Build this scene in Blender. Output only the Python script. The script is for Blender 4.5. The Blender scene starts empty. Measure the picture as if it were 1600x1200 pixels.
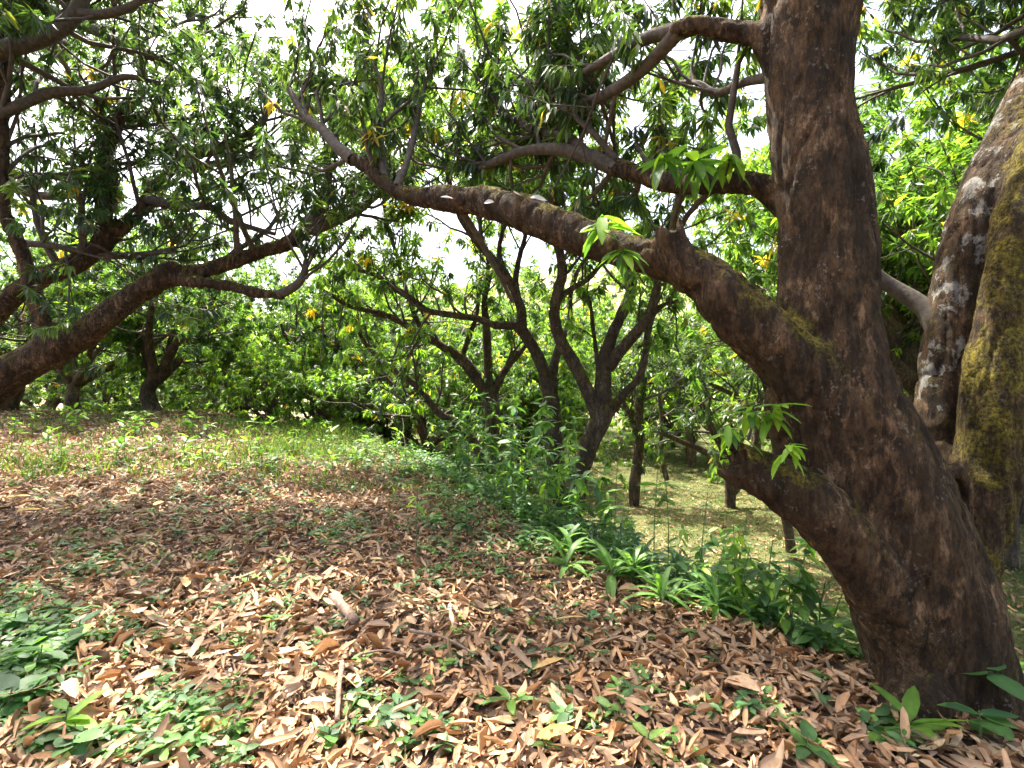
import bpy, math
import numpy as np
from mathutils import Vector, Matrix, noise

S = bpy.context.scene
COL = S.collection

# ------------------------------------------------------------------ camera, sky, sun, exposure
cd = bpy.data.cameras.new('camera')
cam = bpy.data.objects.new('camera', cd)
COL.objects.link(cam)
cam.location = (0, 0, 1.5)
cam.rotation_euler = (math.radians(90), 0, 0)
cd.lens = 18.0
cd.sensor_width = 36.0
cd.clip_start = 0.05
cd.clip_end = 3000
S.camera = cam

SUN_EL, SUN_AZ = 63.0, -34.0          # degrees; azimuth from +Y towards +X
world = bpy.data.worlds.new('World')
S.world = world
world.use_nodes = True
wn = world.node_tree
wn.nodes.clear()
sky = wn.nodes.new('ShaderNodeTexSky')
sky.sky_type = 'NISHITA'
sky.sun_disc = False
sky.sun_elevation = math.radians(SUN_EL)
sky.sun_rotation = math.radians(SUN_AZ)
sky.air_density = 0.8
sky.dust_density = 7.0
sky.ozone_density = 0.4
bgn = wn.nodes.new('ShaderNodeBackground')
bgn.inputs['Strength'].default_value = 0.15
wo = wn.nodes.new('ShaderNodeOutputWorld')
wn.links.new(sky.outputs[0], bgn.inputs[0])
wn.links.new(bgn.outputs[0], wo.inputs[0])

sd = bpy.data.lights.new('sun', 'SUN')
sd.energy = 3.6
sd.angle = math.radians(0.53)
sd.color = (1.0, 0.95, 0.86)
sun = bpy.data.objects.new('sun', sd)
COL.objects.link(sun)
SV = Vector((math.sin(math.radians(SUN_AZ)) * math.cos(math.radians(SUN_EL)),
             math.cos(math.radians(SUN_AZ)) * math.cos(math.radians(SUN_EL)), math.sin(math.radians(SUN_EL))))
sun.rotation_euler = (-SV).to_track_quat('-Z', 'Y').to_euler()
sun.location = (0, 0, 30)

S.view_settings.view_transform = 'Standard'
S.view_settings.look = 'None'
S.view_settings.gamma = 1
S.view_settings.exposure = 2.2
S.view_settings.use_curve_mapping = False
S.render.engine = 'CYCLES'
S.cycles.max_bounces = 6
S.cycles.diffuse_bounces = 4
S.cycles.transmission_bounces = 3
S.cycles.use_adaptive_sampling = True
S.cycles.adaptive_threshold = 0.03
S.cycles.glossy_bounces = 2
S.cycles.use_denoising = True
S.cycles.sample_clamp_indirect = 8

# ------------------------------------------------------------------ helpers
FPX = 800.0


def P(px, py, d):
    return np.array([(px - 800) / FPX * d, d, 1.5 - (py - 600) / FPX * d])


def nrm(v):
    return v / np.maximum(np.linalg.norm(v, axis=-1, keepdims=True), 1e-9)


def sstep(a, b, x):
    t = np.clip((x - a) / (b - a), 0, 1)
    return t * t * (3 - 2 * t)


def edge_x(y):
    return np.interp(y, [-6, 0, 2.2, 2.75, 3.3, 4.3, 4.8, 7, 10, 14, 17, 25], [3.9, 3.0, 2.25, 1.9, 1.45, .95, .62, -.45, -1.8, -4.2, -6, -12])


def hz(x, y):
    x = np.asarray(x, float)
    y = np.asarray(y, float)
    s = (x - edge_x(y)) * .85
    t = sstep(-.45, 3.3, s)
    left = sstep(.8, 9.5, -x)
    up = .055 * np.clip(y - 3, 0, 10.5) * left + .012 * np.clip(-x, 0, 12)
    up = up + .05 * np.sin(x * 1.3 + .6) * np.sin(y * .9 + 1) * sstep(1.0, 3, y) + .02 * np.sin(x * 3.1) * np.sin(y * 2.7 + 2)
    low = -1.62 - .006 * y + .06 * np.sin(x * .5 + 1) * np.sin(y * .4)
    t2 = np.maximum(t, sstep(14.0, 25, y + .1 * np.sin(x)))
    z = up * (1 - t2) + low * t2
    z = z + 36 * sstep(52, 185, y) * (1 + .25 * np.sin(x * .021 + .6))
    z = z + 22 * sstep(60, 200, np.abs(x)) * (1 - sstep(52, 185, y))
    return z


_D = np.concatenate([np.arange(.8, 12, .01), np.arange(12, 60, .05)])


def G(px, py):
    X = (px - 800) / FPX * _D
    Z = 1.5 - (py - 600) / FPX * _D
    h = hz(X, _D)
    i = np.argmax(Z <= h)
    return np.array([X[i], _D[i], h[i]])


def terrain_normal(x, y):
    e = .08
    a = (hz(x + e, y) - hz(x - e, y)) / (2 * e)
    b = (hz(x, y + e) - hz(x, y - e)) / (2 * e)
    return nrm(np.stack([-a, -b, np.ones_like(a)], -1))


def mk_mesh(name, V, faces, col=None, mat=None, smooth=True, attrs=None, normals=None):
    me = bpy.data.meshes.new(name)
    V = np.asarray(V, np.float32)
    me.vertices.add(len(V))
    me.vertices.foreach_set('co', V.ravel())
    fl = [np.asarray(f, np.int32) for f in faces if len(f)]
    loops = np.concatenate([f.ravel() for f in fl])
    tot = np.concatenate([np.full(len(f), f.shape[1], np.int32) for f in fl])
    start = np.concatenate([[0], np.cumsum(tot)[:-1]]).astype(np.int32)
    me.loops.add(len(loops))
    me.loops.foreach_set('vertex_index', loops)
    me.polygons.add(len(tot))
    me.polygons.foreach_set('loop_start', start)
    me.polygons.foreach_set('loop_total', tot)
    me.update(calc_edges=True)
    if smooth:
        me.polygons.foreach_set('use_smooth', np.ones(len(tot), bool))
    if col is not None:
        a = me.attributes.new('col', 'FLOAT_COLOR', 'POINT')
        c = np.ones((len(V), 4), np.float32)
        c[:, :3] = col
        a.data.foreach_set('color', c.ravel())
    if mat:
        me.materials.append(mat)
    if normals is not None:
        me.normals_split_custom_set_from_vertices([tuple(x) for x in normals])
    return me


def obj(name, me, parent=None, loc=None):
    o = bpy.data.objects.new(name, me)
    COL.objects.link(o)
    if parent is not None:
        o.parent = parent
    if loc is not None:
        o.location = loc
    return o


def tag(o, label=None, cat=None, group=None, kind=None):
    if label:
        o['label'] = label
    if cat:
        o['category'] = cat
    if group:
        o['group'] = group
    if kind:
        o['kind'] = kind
    return o


class Geo:
    def __init__(s):
        s.V, s.F, s.C, s.n = [], [], [], 0

    def add(s, V, F, C=None):
        if len(V) == 0:
            return
        s.V.append(V)
        s.F.append(F + s.n)
        s.C.append(np.zeros((len(V), 3)) if C is None else C)
        s.n += len(V)

    def mesh(s, name, mat, smooth=True):
        tri = [f for f in s.F if f.shape[1] == 3]
        quad = [f for f in s.F if f.shape[1] == 4]
        fs = []
        if tri:
            fs.append(np.concatenate(tri))
        if quad:
            fs.append(np.concatenate(quad))
        return mk_mesh(name, np.concatenate(s.V), fs, np.concatenate(s.C), mat, smooth)


# leaf templates: (u along, v across in half widths)
TEMPL = {
    2: (np.array([[0, 0], [.45, -1], [.45, 1], [1, 0]]), np.array([[0, 2, 1], [1, 2, 3]])),
    4: (np.array([[0, 0], [.42, -1], [.42, 0], [.42, 1], [1, 0]]),
        np.array([[0, 2, 1], [0, 3, 2], [1, 2, 4], [2, 3, 4]])),
    8: (np.array([[0, 0], [.25, -.82], [.25, 0], [.25, .82], [.62, -.88], [.62, 0], [.62, .88], [1, 0]]),
        np.array([[0, 2, 1], [0, 3, 2], [1, 2, 5], [1, 5, 4], [2, 3, 6], [2, 6, 5], [4, 5, 7], [5, 6, 7]])),
    12: (np.array([[0, 0], [.17, -.72], [.17, 0], [.17, .72], [.48, -1], [.48, 0], [.48, 1], [.79, -.66], [.79, 0], [.79, .66], [1, 0]]),
         np.array([[0, 2, 1], [0, 3, 2], [1, 2, 5], [1, 5, 4], [2, 3, 6], [2, 6, 5], [4, 5, 8], [4, 8, 7], [5, 6, 9], [5, 9, 8],
                   [7, 8, 10], [8, 9, 10]])),
}


TEMPL[13] = (np.array([[0, 0], [.13, -.62], [.13, 0], [.13, .62], [.46, -1], [.46, 0], [.46, 1], [.84, -.70], [.84, 0], [.84, .70], [1, 0]]), TEMPL[12][1])


def leaves(rng, Pb, D, N, L, W, C, detail=8, fold=.25, droop=.15, curl=0.0, rough=0.0):
    """n leaves at base points Pb along D with upper side N; returns V, F, C"""
    T, F = TEMPL[detail]
    n = len(Pb)
    D = nrm(D)
    B = nrm(np.cross(N, D))
    N = np.cross(D, B)
    u = T[:, 0][None, :]
    v = T[:, 1][None, :]
    L = np.broadcast_to(L, (n,))[:, None]
    W = np.broadcast_to(W, (n,))[:, None] / 2
    fold = np.broadcast_to(fold, (n,))[:, None]
    droop = np.broadcast_to(droop, (n,))[:, None]
    curl = np.broadcast_to(curl, (n,))[:, None]
    w = fold * np.abs(v) * W - droop * u * u * L
    vv = v * (1 - .5 * np.abs(curl) * (np.abs(v) > .3))
    w = w + curl * (v * v) * W * 1.2
    if rough:
        w = w + rng.normal(0, rough, (n, len(T))) * W
    V = Pb[:, None, :] + D[:, None, :] * (u * L)[..., None] + B[:, None, :] * (vv * W)[..., None] + N[:, None, :] * w[..., None]
    FF = (F[None] + (np.arange(n) * len(T))[:, None, None]).reshape(-1, 3)
    CC = np.repeat(C[:, None, :], len(T), 1)
    if detail >= 8:
        CC = CC * np.where(T[:, 1] == 0, 1.22, .93)[None, :, None]
    CC = CC.reshape(-1, 3)
    return V.reshape(-1, 3), FF, CC


def tubes(Pts, R, sides):
    Pts = np.asarray(Pts, float)
    R = np.asarray(R, float)
    T, n, _ = Pts.shape
    tan = np.gradient(Pts, axis=1)
    tan = nrm(tan)
    ref = np.where(np.abs(tan[:, :1, 2:3]) < .9, np.array([0, 0, 1.0]), np.array([1.0, 0, 0]))
    A = nrm(np.cross(tan, np.broadcast_to(ref, tan.shape)))
    B = np.cross(tan, A)
    th = np.arange(sides) / sides * 2 * np.pi
    V = Pts[:, :, None, :] + R[:, :, None, None] * (A[:, :, None, :] * np.cos(th)[None, None, :, None] + B[:, :, None, :] * np.sin(th)[None, None, :, None])
    V = V.reshape(-1, 3)
    i = np.arange(n - 1)[:, None]
    j = np.arange(sides)[None, :]
    a = i * sides + j
    b = i * sides + (j + 1) % sides
    q = np.stack([a, b, b + sides, a + sides], -1).reshape(-1, 4)
    F = (q[None] + (np.arange(T) * n * sides)[:, None, None]).reshape(-1, 4)
    return V, F


def catmull(A, m):
    A = np.asarray(A, float)
    if len(A) < 3:
        t = np.linspace(0, 1, m + 1)[:, None]
        return A[0] * (1 - t) + A[-1] * t
    Q = np.vstack([2 * A[0] - A[1], A, 2 * A[-1] - A[-2]])
    out = []
    for i in range(1, len(Q) - 2):
        p0, p1, p2, p3 = Q[i - 1:i + 3]
        for t in np.linspace(0, 1, m, endpoint=False):
            out.append(.5 * (2 * p1 + (p2 - p0) * t + (2 * p0 - 5 * p1 + 4 * p2 - p3) * t * t + (3 * p1 - p0 - 3 * p2 + p3) * t ** 3))
    out.append(A[-1])
    out = np.array(out)
    if out.shape[1] > 3:
        out[:, 3] = np.maximum(out[:, 3], .3 * A[:, 3].min())
    return out


def limb(spec):
    """[(px, py, depth, radius in px)] -> [(x, y, z, radius)] in metres"""
    return np.array([list(P(a, b, d)) + [r * d / FPX] for a, b, d, r in spec])


# ------------------------------------------------------------------ blended wood: distance field -> surface
def surface_nets(f):
    s = f < 0
    c = np.zeros(tuple(np.array(f.shape) - 1), np.int8)
    off = [(i, j, k) for i in (0, 1) for j in (0, 1) for k in (0, 1)]
    sh = f.shape
    for (i, j, k) in off:
        c += s[i:sh[0] - 1 + i, j:sh[1] - 1 + j, k:sh[2] - 1 + k]
    act = (c > 0) & (c < 8)
    ai = np.argwhere(act)
    vid = np.full(c.shape, -1, np.int32)
    vid[act] = np.arange(len(ai))
    acc = np.zeros((len(ai), 3))
    cnt = np.zeros(len(ai))
    for a in off:
        for ax in range(3):
            if a[ax] == 0:
                b = list(a)
                b[ax] = 1
                fa = f[ai[:, 0] + a[0], ai[:, 1] + a[1], ai[:, 2] + a[2]]
                fb = f[ai[:, 0] + b[0], ai[:, 1] + b[1], ai[:, 2] + b[2]]
                m = (fa < 0) != (fb < 0)
                t = np.where(m, fa / np.where(m, fa - fb, 1), 0)
                pt = np.repeat(np.array([a], float), len(ai), 0)
                pt[:, ax] += t
                acc[m] += pt[m]
                cnt[m] += 1
    V = ai + acc / cnt[:, None]
    Q = []
    for ax in range(3):
        o1, o2 = [(1, 2), (2, 0), (0, 1)][ax]
        lo = [slice(1, None)] * 3
        lo[ax] = slice(0, -1)
        hi = [slice(1, None)] * 3
        hi[ax] = slice(1, None)
        sa = s[tuple(lo)]
        sb = s[tuple(hi)]
        e = np.argwhere(sa != sb)
        if not len(e):
            continue
        flip = sa[e[:, 0], e[:, 1], e[:, 2]]
        idx = e + 1
        idx[:, ax] -= 1
        ok = np.all(idx < np.array(c.shape), 1)
        idx = idx[ok]
        flip = flip[ok]

        def cell(d1, d2):
            q = idx.copy()
            q[:, o1] -= d1
            q[:, o2] -= d2
            return vid[q[:, 0], q[:, 1], q[:, 2]]
        q = np.stack([cell(1, 1), cell(0, 1), cell(0, 0), cell(1, 0)], -1)
        q[~flip] = q[~flip][:, ::-1]
        Q.append(q)
    return V, np.concatenate(Q)


def sdf_wood(chains, vox, k, cuts=None, holes=(), seed=0.0, amp=.018):
    """chains: [(x,y,z,r) arrays]; returns V, quads, normals, chain id per vertex"""
    allp = np.concatenate(chains)
    rm = allp[:, 3:].max() if False else allp[:, 3:4]
    lo = (allp[:, :3] - rm).min(0) - .08
    hi = (allp[:, :3] + rm).max(0) + .08
    dim = np.ceil((hi - lo) / vox).astype(int) + 1
    f = np.full(dim, 5.0, np.float32)
    ids = np.zeros(dim, np.int8)
    ax = [lo[i] + vox * np.arange(dim[i]) for i in range(3)]
    pad = .12
    for ci, ch in enumerate(chains):
        a0 = np.maximum(((ch[:, :3] - ch[:, 3:4]).min(0) - pad - lo) / vox, 0).astype(int)
        a1 = np.minimum(((ch[:, :3] + ch[:, 3:4]).max(0) + pad - lo) / vox + 2, dim).astype(int)
        fc = np.full(tuple(a1 - a0), 5.0, np.float32)
        for a, b in zip(ch[:-1], ch[1:]):
            s0 = np.maximum(((np.minimum(a[:3] - a[3], b[:3] - b[3])) - pad - lo) / vox, 0).astype(int)
            s1 = np.minimum(((np.maximum(a[:3] + a[3], b[:3] + b[3])) + pad - lo) / vox + 2, dim).astype(int)
            X = ax[0][s0[0]:s1[0]][:, None, None] - a[0]
            Y = ax[1][s0[1]:s1[1]][None, :, None] - a[1]
            Z = ax[2][s0[2]:s1[2]][None, None, :] - a[2]
            d = b[:3] - a[:3]
            h = np.clip((X * d[0] + Y * d[1] + Z * d[2]) / max(d @ d, 1e-9), 0, 1)
            g = np.sqrt((X - h * d[0]) ** 2 + (Y - h * d[1]) ** 2 + (Z - h * d[2]) ** 2) - (a[3] + (b[3] - a[3]) * h)
            w = tuple(slice(s0[i] - a0[i], s1[i] - a0[i]) for i in range(3))
            fc[w] = np.minimum(fc[w], g)
        if cuts and ci in cuts:
            p0, n0 = cuts[ci]
            X = ax[0][a0[0]:a1[0]][:, None, None] - p0[0]
            Y = ax[1][a0[1]:a1[1]][None, :, None] - p0[1]
            Z = ax[2][a0[2]:a1[2]][None, None, :] - p0[2]
            fc = np.maximum(fc, (X * n0[0] + Y * n0[1] + Z * n0[2]) + .016 * (np.sin(47 * X + 1) + np.sin(39 * Z + 2) + np.sin(55 * Y) + np.sin(90 * (X + Z + Y))))
        w = tuple(slice(a0[i], a1[i]) for i in range(3))
        old = f[w]
        h = np.clip(.5 + .5 * (old - fc) / k, 0, 1)
        ids[w] = np.where(fc < old, ci, ids[w])
        f[w] = old * (1 - h) + fc * h - k * h * (1 - h)
    for (p0, r0) in holes:
        X = (ax[0][:, None, None] - p0[0]) / r0[0]
        Y = (ax[1][None, :, None] - p0[1]) / r0[1]
        Z = (ax[2][None, None, :] - p0[2]) / r0[2]
        g = (np.sqrt(X * X + Y * Y + Z * Z) - 1) * min(r0)
        f = np.maximum(f, -g.astype(np.float32))
    f[0] = f[-1] = 1
    f[:, 0] = f[:, -1] = 1
    f[:, :, 0] = f[:, :, -1] = 1
    V, Q = surface_nets(f)
    iv = np.clip(np.round(V).astype(int), 0, dim - 1)
    vid = ids[iv[:, 0], iv[:, 1], iv[:, 2]]
    V = V * vox + lo
    N = vnormals(V, Q)
    if amp:
        dsp = np.empty(len(V))
        for i, p in enumerate(V):
            q = Vector((p[0] * 5 + seed, p[1] * 5, p[2] * 2.0))
            q2 = Vector((p[0] * 17 + seed, p[1] * 17, p[2] * 6))
            q3 = Vector((p[0] * 11 + seed, p[1] * 11, p[2] * 2.6 + 4))
            dsp[i] = noise.noise(q) + .5 * noise.noise(q2) + .35 * noise.noise(q2 * 2.1) - 1.0 * max(0.0, 1 - abs(noise.noise(q3)) * 7)
        V = V + N * (dsp * amp)[:, None]
        N = vnormals(V, Q)
    return V, Q, N, vid


def vnormals(V, Q):
    fn = np.cross(V[Q[:, 2]] - V[Q[:, 0]], V[Q[:, 3]] - V[Q[:, 1]])
    N = np.zeros_like(V)
    for j in range(4):
        np.add.at(N, Q[:, j], fn)
    return nrm(N)


def split_part(V, Q, N, sel, mat, name, C=None):
    q = Q[sel]
    u, inv = np.unique(q, return_inverse=True)
    return mk_mesh(name, V[u], [inv.reshape(-1, 4)], None if C is None else C[u], mat, True, normals=N[u])


# ------------------------------------------------------------------ materials
class NT:
    def __init__(s, name):
        s.m = bpy.data.materials.new(name)
        s.m.use_nodes = True
        s.t = s.m.node_tree
        s.t.nodes.clear()
        s.out = s.n('ShaderNodeOutputMaterial')

    def n(s, typ, ins=None, **kw):
        nd = s.t.nodes.new(typ)
        for k, v in kw.items():
            setattr(nd, k, v)
        for k, v in (ins or {}).items():
            s.set(nd, k, v)
        return nd

    def set(s, nd, k, v):
        if hasattr(v, 'outputs'):
            v = v.outputs[0]
        if isinstance(v, bpy.types.NodeSocket):
            s.t.links.new(v, nd.inputs[k])
        else:
            if isinstance(v, tuple) and len(v) == 3 and nd.inputs[k].type == 'RGBA':
                v = v + (1,)
            nd.inputs[k].default_value = v

    def mix(s, fac, a, b, blend='MIX'):
        nd = s.n('ShaderNodeMix', data_type='RGBA', blend_type=blend)
        s.set(nd, 0, fac)
        s.set(nd, 6, a)
        s.set(nd, 7, b)
        return nd.outputs[2]

    def noise(s, co, scale, detail=4, rough=.6, dist=0):
        return s.n('ShaderNodeTexNoise', {'Vector': co, 'Scale': scale, 'Detail': detail, 'Roughness': rough, 'Distortion': dist}).outputs[0]

    def ramp(s, fac, a, b, lo=0.0, hi=1.0):
        return s.n('ShaderNodeMapRange', {'Value': fac, 'From Min': a, 'From Max': b, 'To Min': lo, 'To Max': hi}, interpolation_type='SMOOTHSTEP').outputs[0]

    def math(s, op, a, b):
        return s.n('ShaderNodeMath', {0: a, 1: b}, operation=op).outputs[0]

    def co(s):
        return s.n('ShaderNodeTexCoord').outputs['Object']

    def geo(s):
        return s.n('ShaderNodeNewGeometry')


def leaf_material(name, trans=.4, rough=.42, spec=.5, tint=(1.25, 1.35, .55), gain=1.6):
    t = NT(name)
    at = t.n('ShaderNodeAttribute', attribute_name='col').outputs['Color']
    nz = t.noise(t.co(), 9, 2)
    c = t.mix(t.ramp(nz, .35, .7, 0, .35), at, (0.02, 0.04, 0.01))
    pb = t.n('ShaderNodeBsdfPrincipled', {'Base Color': c, 'Roughness': rough, 'Specular IOR Level': spec})
    tc = t.mix(1.0, at, tint, 'MULTIPLY')
    sc = t.n('ShaderNodeVectorMath', {0: tc, 3: gain}, operation='SCALE').outputs[0]
    tr = t.n('ShaderNodeBsdfTranslucent', {'Color': sc})
    mx = t.n('ShaderNodeMixShader', {0: trans, 1: pb.outputs[0], 2: tr.outputs[0]})
    t.set(t.out, 0, mx.outputs[0])
    return t.m


def litter_material(name):
    t = NT(name)
    at = t.n('ShaderNodeAttribute', attribute_name='col').outputs['Color']
    co = t.co()
    c = t.mix(t.ramp(t.noise(co, 38, 4, .65), .45, .75, 0, .55), at, (.11, .055, .03))
    c = t.mix(t.ramp(t.noise(co, 14, 3), .55, .8, 0, .35), c, (.46, .32, .19))
    geo = t.geo()
    c = t.mix(t.math('MULTIPLY', geo.outputs['Backfacing'], .3), c, (.42, .29, .18))
    bp = t.n('ShaderNodeBump', {'Strength': .35, 'Distance': .004, 'Height': t.noise(co, 90, 3)})
    pb = t.n('ShaderNodeBsdfPrincipled', {'Base Color': c, 'Roughness': .62, 'Specular IOR Level': .35, 'Normal': bp})
    tr = t.n('ShaderNodeBsdfTranslucent', {'Color': c})
    mx = t.n('ShaderNodeMixShader', {0: .12, 1: pb.outputs[0], 2: tr.outputs[0]})
    t.set(t.out, 0, mx.outputs[0])
    return t.m


def bark_material(name, dark=(.034, .022, .012), mid=(.150, .089, .043), light=(.42, .255, .135), moss=(.24, .20, .028), lich=(.47, .455, .40), bump=1.0, attr=True, scale=1.0):  # moss colour is brightened, painting in sunlight the mossy limb lacks
    t = NT(name)
    co = t.co()
    mp = t.n('ShaderNodeMapping', {'Vector': co, 'Scale': (1, 1, .38)}).outputs[0]
    n1 = t.noise(co, 2.6 * scale, 4, .6, .3)
    n2 = t.noise(mp, 16 * scale, 8, .78, .15)
    n3 = t.noise(mp, 11 * scale, 8, .74, .25)
    wv = t.n('ShaderNodeMapping', {'Vector': co, 'Scale': (1, 1, .25)}).outputs[0]
    rid = t.n('ShaderNodeTexNoise', {'Vector': wv, 'Scale': 15 * scale, 'Detail': 5, 'Roughness': .6, 'Distortion': .4}, noise_type='RIDGED_MULTIFRACTAL').outputs[0]
    crack = t.ramp(rid, .9, 1.7, 1.0, 0.0)
    c = t.mix(t.ramp(n2, .40, .60), dark, mid)
    c = t.mix(t.ramp(n3, .53, .62, 0, .85), c, t.mix(t.ramp(n2, .4, .6), mid, light))
    c = t.mix(t.ramp(n1, .42, .60, 0, .6), c, dark)
    c = t.mix(t.math('MULTIPLY', t.math('SUBTRACT', 1.0, crack), .6), c, (.020, .014, .010))
    sp = t.noise(co, 42 * scale, 4, .6)
    c = t.mix(t.math('MULTIPLY', t.ramp(sp, .57, .64, 0, .5), t.ramp(t.noise(co, 5 * scale, 3), .5, .62)), c, (.38, .32, .24))
    if attr:
        at = t.n('ShaderNodeSeparateColor', {0: t.n('ShaderNodeAttribute', attribute_name='col').outputs['Color']})
        mo, li = at.outputs[0], at.outputs[1]
    else:
        mo, li = .25, .12
    nz = t.n('ShaderNodeSeparateXYZ', {0: t.geo().outputs['Normal']}).outputs[2]
    mm = t.math('ADD', t.math('MULTIPLY', t.noise(co, 4.5 * scale, 6, .72, .3), 1.15), t.math('MULTIPLY', n2, .75))
    mm = t.math('SUBTRACT', mm, .2)
    mm = t.math('ADD', mm, t.math('MULTIPLY', nz, .13))
    mm = t.math('ADD', mm, t.math('MULTIPLY', mo, .42))
    mf = t.ramp(mm, .90, 1.16, 0, .88)
    mcol = t.mix(t.ramp(t.noise(co, 55 * scale, 5, .7), .36, .64), (moss[0] * .28, moss[1] * .26, moss[2] * .6), (moss[0] * 1.5, moss[1] * 1.45, moss[2] * 1.1))
    c = t.mix(mf, c, mcol)
    lf = t.math('ADD', t.noise(t.n('ShaderNodeMapping', {'Vector': co, 'Scale': (1, 1, .85)}).outputs[0], 8.0 * scale, 6, .66, .2), t.math('MULTIPLY', li, .34))
    lfac = t.math('MULTIPLY', t.ramp(lf, .735, .775, 0, .95), t.ramp(n2, .38, .5, .25, 1))
    c = t.mix(lfac, c, t.mix(n2, (lich[0] * .6, lich[1] * .58, lich[2] * .55), lich))
    fine = t.noise(mp, 60 * scale, 5, .75, .1)
    c = t.mix(t.ramp(fine, .38, .56, .5, 0), c, (.014, .010, .008))
    h = t.math('ADD', t.math('MULTIPLY', n2, 1.0), t.math('MULTIPLY', crack, .6))
    h = t.math('ADD', h, t.math('MULTIPLY', fine, .55))
    h = t.math('ADD', h, t.math('MULTIPLY', n3, .5))
    h = t.math('ADD', h, t.math('MULTIPLY', t.math('MULTIPLY', mf, t.noise(co, 70 * scale, 3)), .9))
    bp = t.n('ShaderNodeBump', {'Strength': 1.0 * bump, 'Distance': .045, 'Height': h})
    pb = t.n('ShaderNodeBsdfPrincipled', {'Base Color': c, 'Roughness': .88, 'Specular IOR Level': .2, 'Normal': bp})
    t.set(t.out, 0, pb.outputs[0])
    return t.m


def simple(name, c, rough=.8, nscale=20, var=.35):
    t = NT(name)
    co = t.co()
    cc = t.mix(t.ramp(t.noise(co, nscale, 5), .35, .7), tuple(x * (1 - var) for x in c), tuple(min(1, x * (1 + var)) for x in c))
    bp = t.n('ShaderNodeBump', {'Strength': .5, 'Distance': .01, 'Height': t.noise(co, nscale * 2, 4)})
    pb = t.n('ShaderNodeBsdfPrincipled', {'Base Color': cc, 'Roughness': rough, 'Normal': bp})
    t.set(t.out, 0, pb.outputs[0])
    return t.m


def ground_material():
    t = NT('ground_soil')
    co = t.co()
    at = t.n('ShaderNodeSeparateColor', {0: t.n('ShaderNodeAttribute', attribute_name='col').outputs['Color']})
    soil = t.mix(t.ramp(t.noise(co, 11, 6, .7), .35, .68), (.055, .036, .024), (.15, .098, .064))
    soil = t.mix(t.ramp(t.noise(co, 45, 4, .7), .5, .7, 0, .6), soil, (.24, .16, .11))
    grass = t.mix(t.ramp(t.noise(co, 2.2, 6, .75), .36, .62), (.055, .085, .022), (.13, .125, .05))
    grass = t.mix(t.ramp(t.noise(co, 22, 5, .75), .52, .68, 0, .75), grass, (.16, .115, .06))
    grass = t.mix(t.ramp(t.noise(co, .45, 4, .6), .52, .7, 0, .5), grass, (.19, .16, .075))
    gm = t.ramp(t.math('ADD', at.outputs[0], t.math('MULTIPLY', t.math('SUBTRACT', t.noise(co, 3, 6, .75), .5), .7)), .35, .65)
    c = t.mix(gm, soil, grass)
    far = t.mix(t.ramp(t.noise(co, .09, 5, .7), .42, .58), (.16, .20, .07), (.42, .33, .20))  # green and tan hillside, paled in the colour in place of distance haze
    c = t.mix(at.outputs[1], c, far)
    bp = t.n('ShaderNodeBump', {'Strength': .8, 'Distance': .05, 'Height': t.noise(co, 30, 6, .75)})
    pb = t.n('ShaderNodeBsdfPrincipled', {'Base Color': c, 'Roughness': .95, 'Specular IOR Level': .15, 'Normal': bp})
    t.set(t.out, 0, pb.outputs[0])
    return t.m


M_LEAF = leaf_material('mango_leaf', .42, .36, .55, (1.15, 1.22, .66))
M_MID = leaf_material('bank_mango_leaf', .56, .38, .5, gain=1.95)
M_FAR = leaf_material('far_leaf', .58, .36, .55, gain=1.95)
M_WEED = leaf_material('weed_leaf', .38, .5, .4, (1.2, 1.3, .6))
M_LIT = litter_material('dry_leaf')
M_BARK = bark_material('mango_bark')
M_BARK2 = bark_material('mango_bark_limb', dark=(.055, .040, .028), mid=(.16, .115, .078), light=(.34, .25, .17), attr=False)
M_BARKF = bark_material('mango_bark_far', dark=(.05, .036, .026), mid=(.125, .09, .06), light=(.27, .19, .125), attr=False, bump=.6, scale=.7)
M_TWIG = simple('twig_bark', (.075, .058, .04), .85, 25)
M_STEM = simple('weed_stem', (.11, .15, .05), .7, 30)
M_STICK = simple('dead_wood', (.24, .16, .11), .85, 30)
M_GRND = ground_material()
M_CUT = simple('cut_wood', (.42, .20, .12), .8, 30)

# ------------------------------------------------------------------ ground
def axis(lo, hi, fine_lo, fine_hi, step, grow):
    a = list(np.arange(fine_lo, fine_hi, step))
    x, s = fine_hi, step
    while x < hi:
        a.append(x)
        s *= grow
        x += s
    a.append(hi)
    x, s = fine_lo, step
    pre = []
    while x > lo:
        s *= grow
        x -= s
        pre.append(max(x, lo))
    return np.array(pre[::-1] + a)


gx = axis(-900, 900, -14, 16, .2, 1.14)
gy = axis(-60, 1400, 0, 22, .2, 1.14)
GX, GY = np.meshgrid(gx, gy, indexing='ij')
GZ = hz(GX, GY)
near = (np.abs(GX) < 20) & (GY > -2) & (GY < 30)
rg = np.random.default_rng(3)
GZ = GZ + np.where(near, rg.normal(0, .012, GX.shape), 0)
V = np.stack([GX, GY, GZ], -1).reshape(-1, 3)
i, j = np.meshgrid(np.arange(len(gx) - 1), np.arange(len(gy) - 1), indexing='ij')
a = (i * len(gy) + j).ravel()
Q = np.stack([a, a + len(gy), a + len(gy) + 1, a + 1], -1)
s_ = (GX - edge_x(GY)) * .85
gm = np.maximum(sstep(1.4, 3.0, s_), sstep(8.5, 13, GY) * .48)
far = sstep(40, 60, np.maximum(GY, np.abs(GX)))
gc = np.stack([gm, far, far * 0], -1).reshape(-1, 3)
ground = obj('ground', mk_mesh('ground', V, [Q], gc, M_GRND))
tag(ground, 'brown soil terrace dropping over a bank to a lower lawn and a far hillside', kind='structure')

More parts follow.
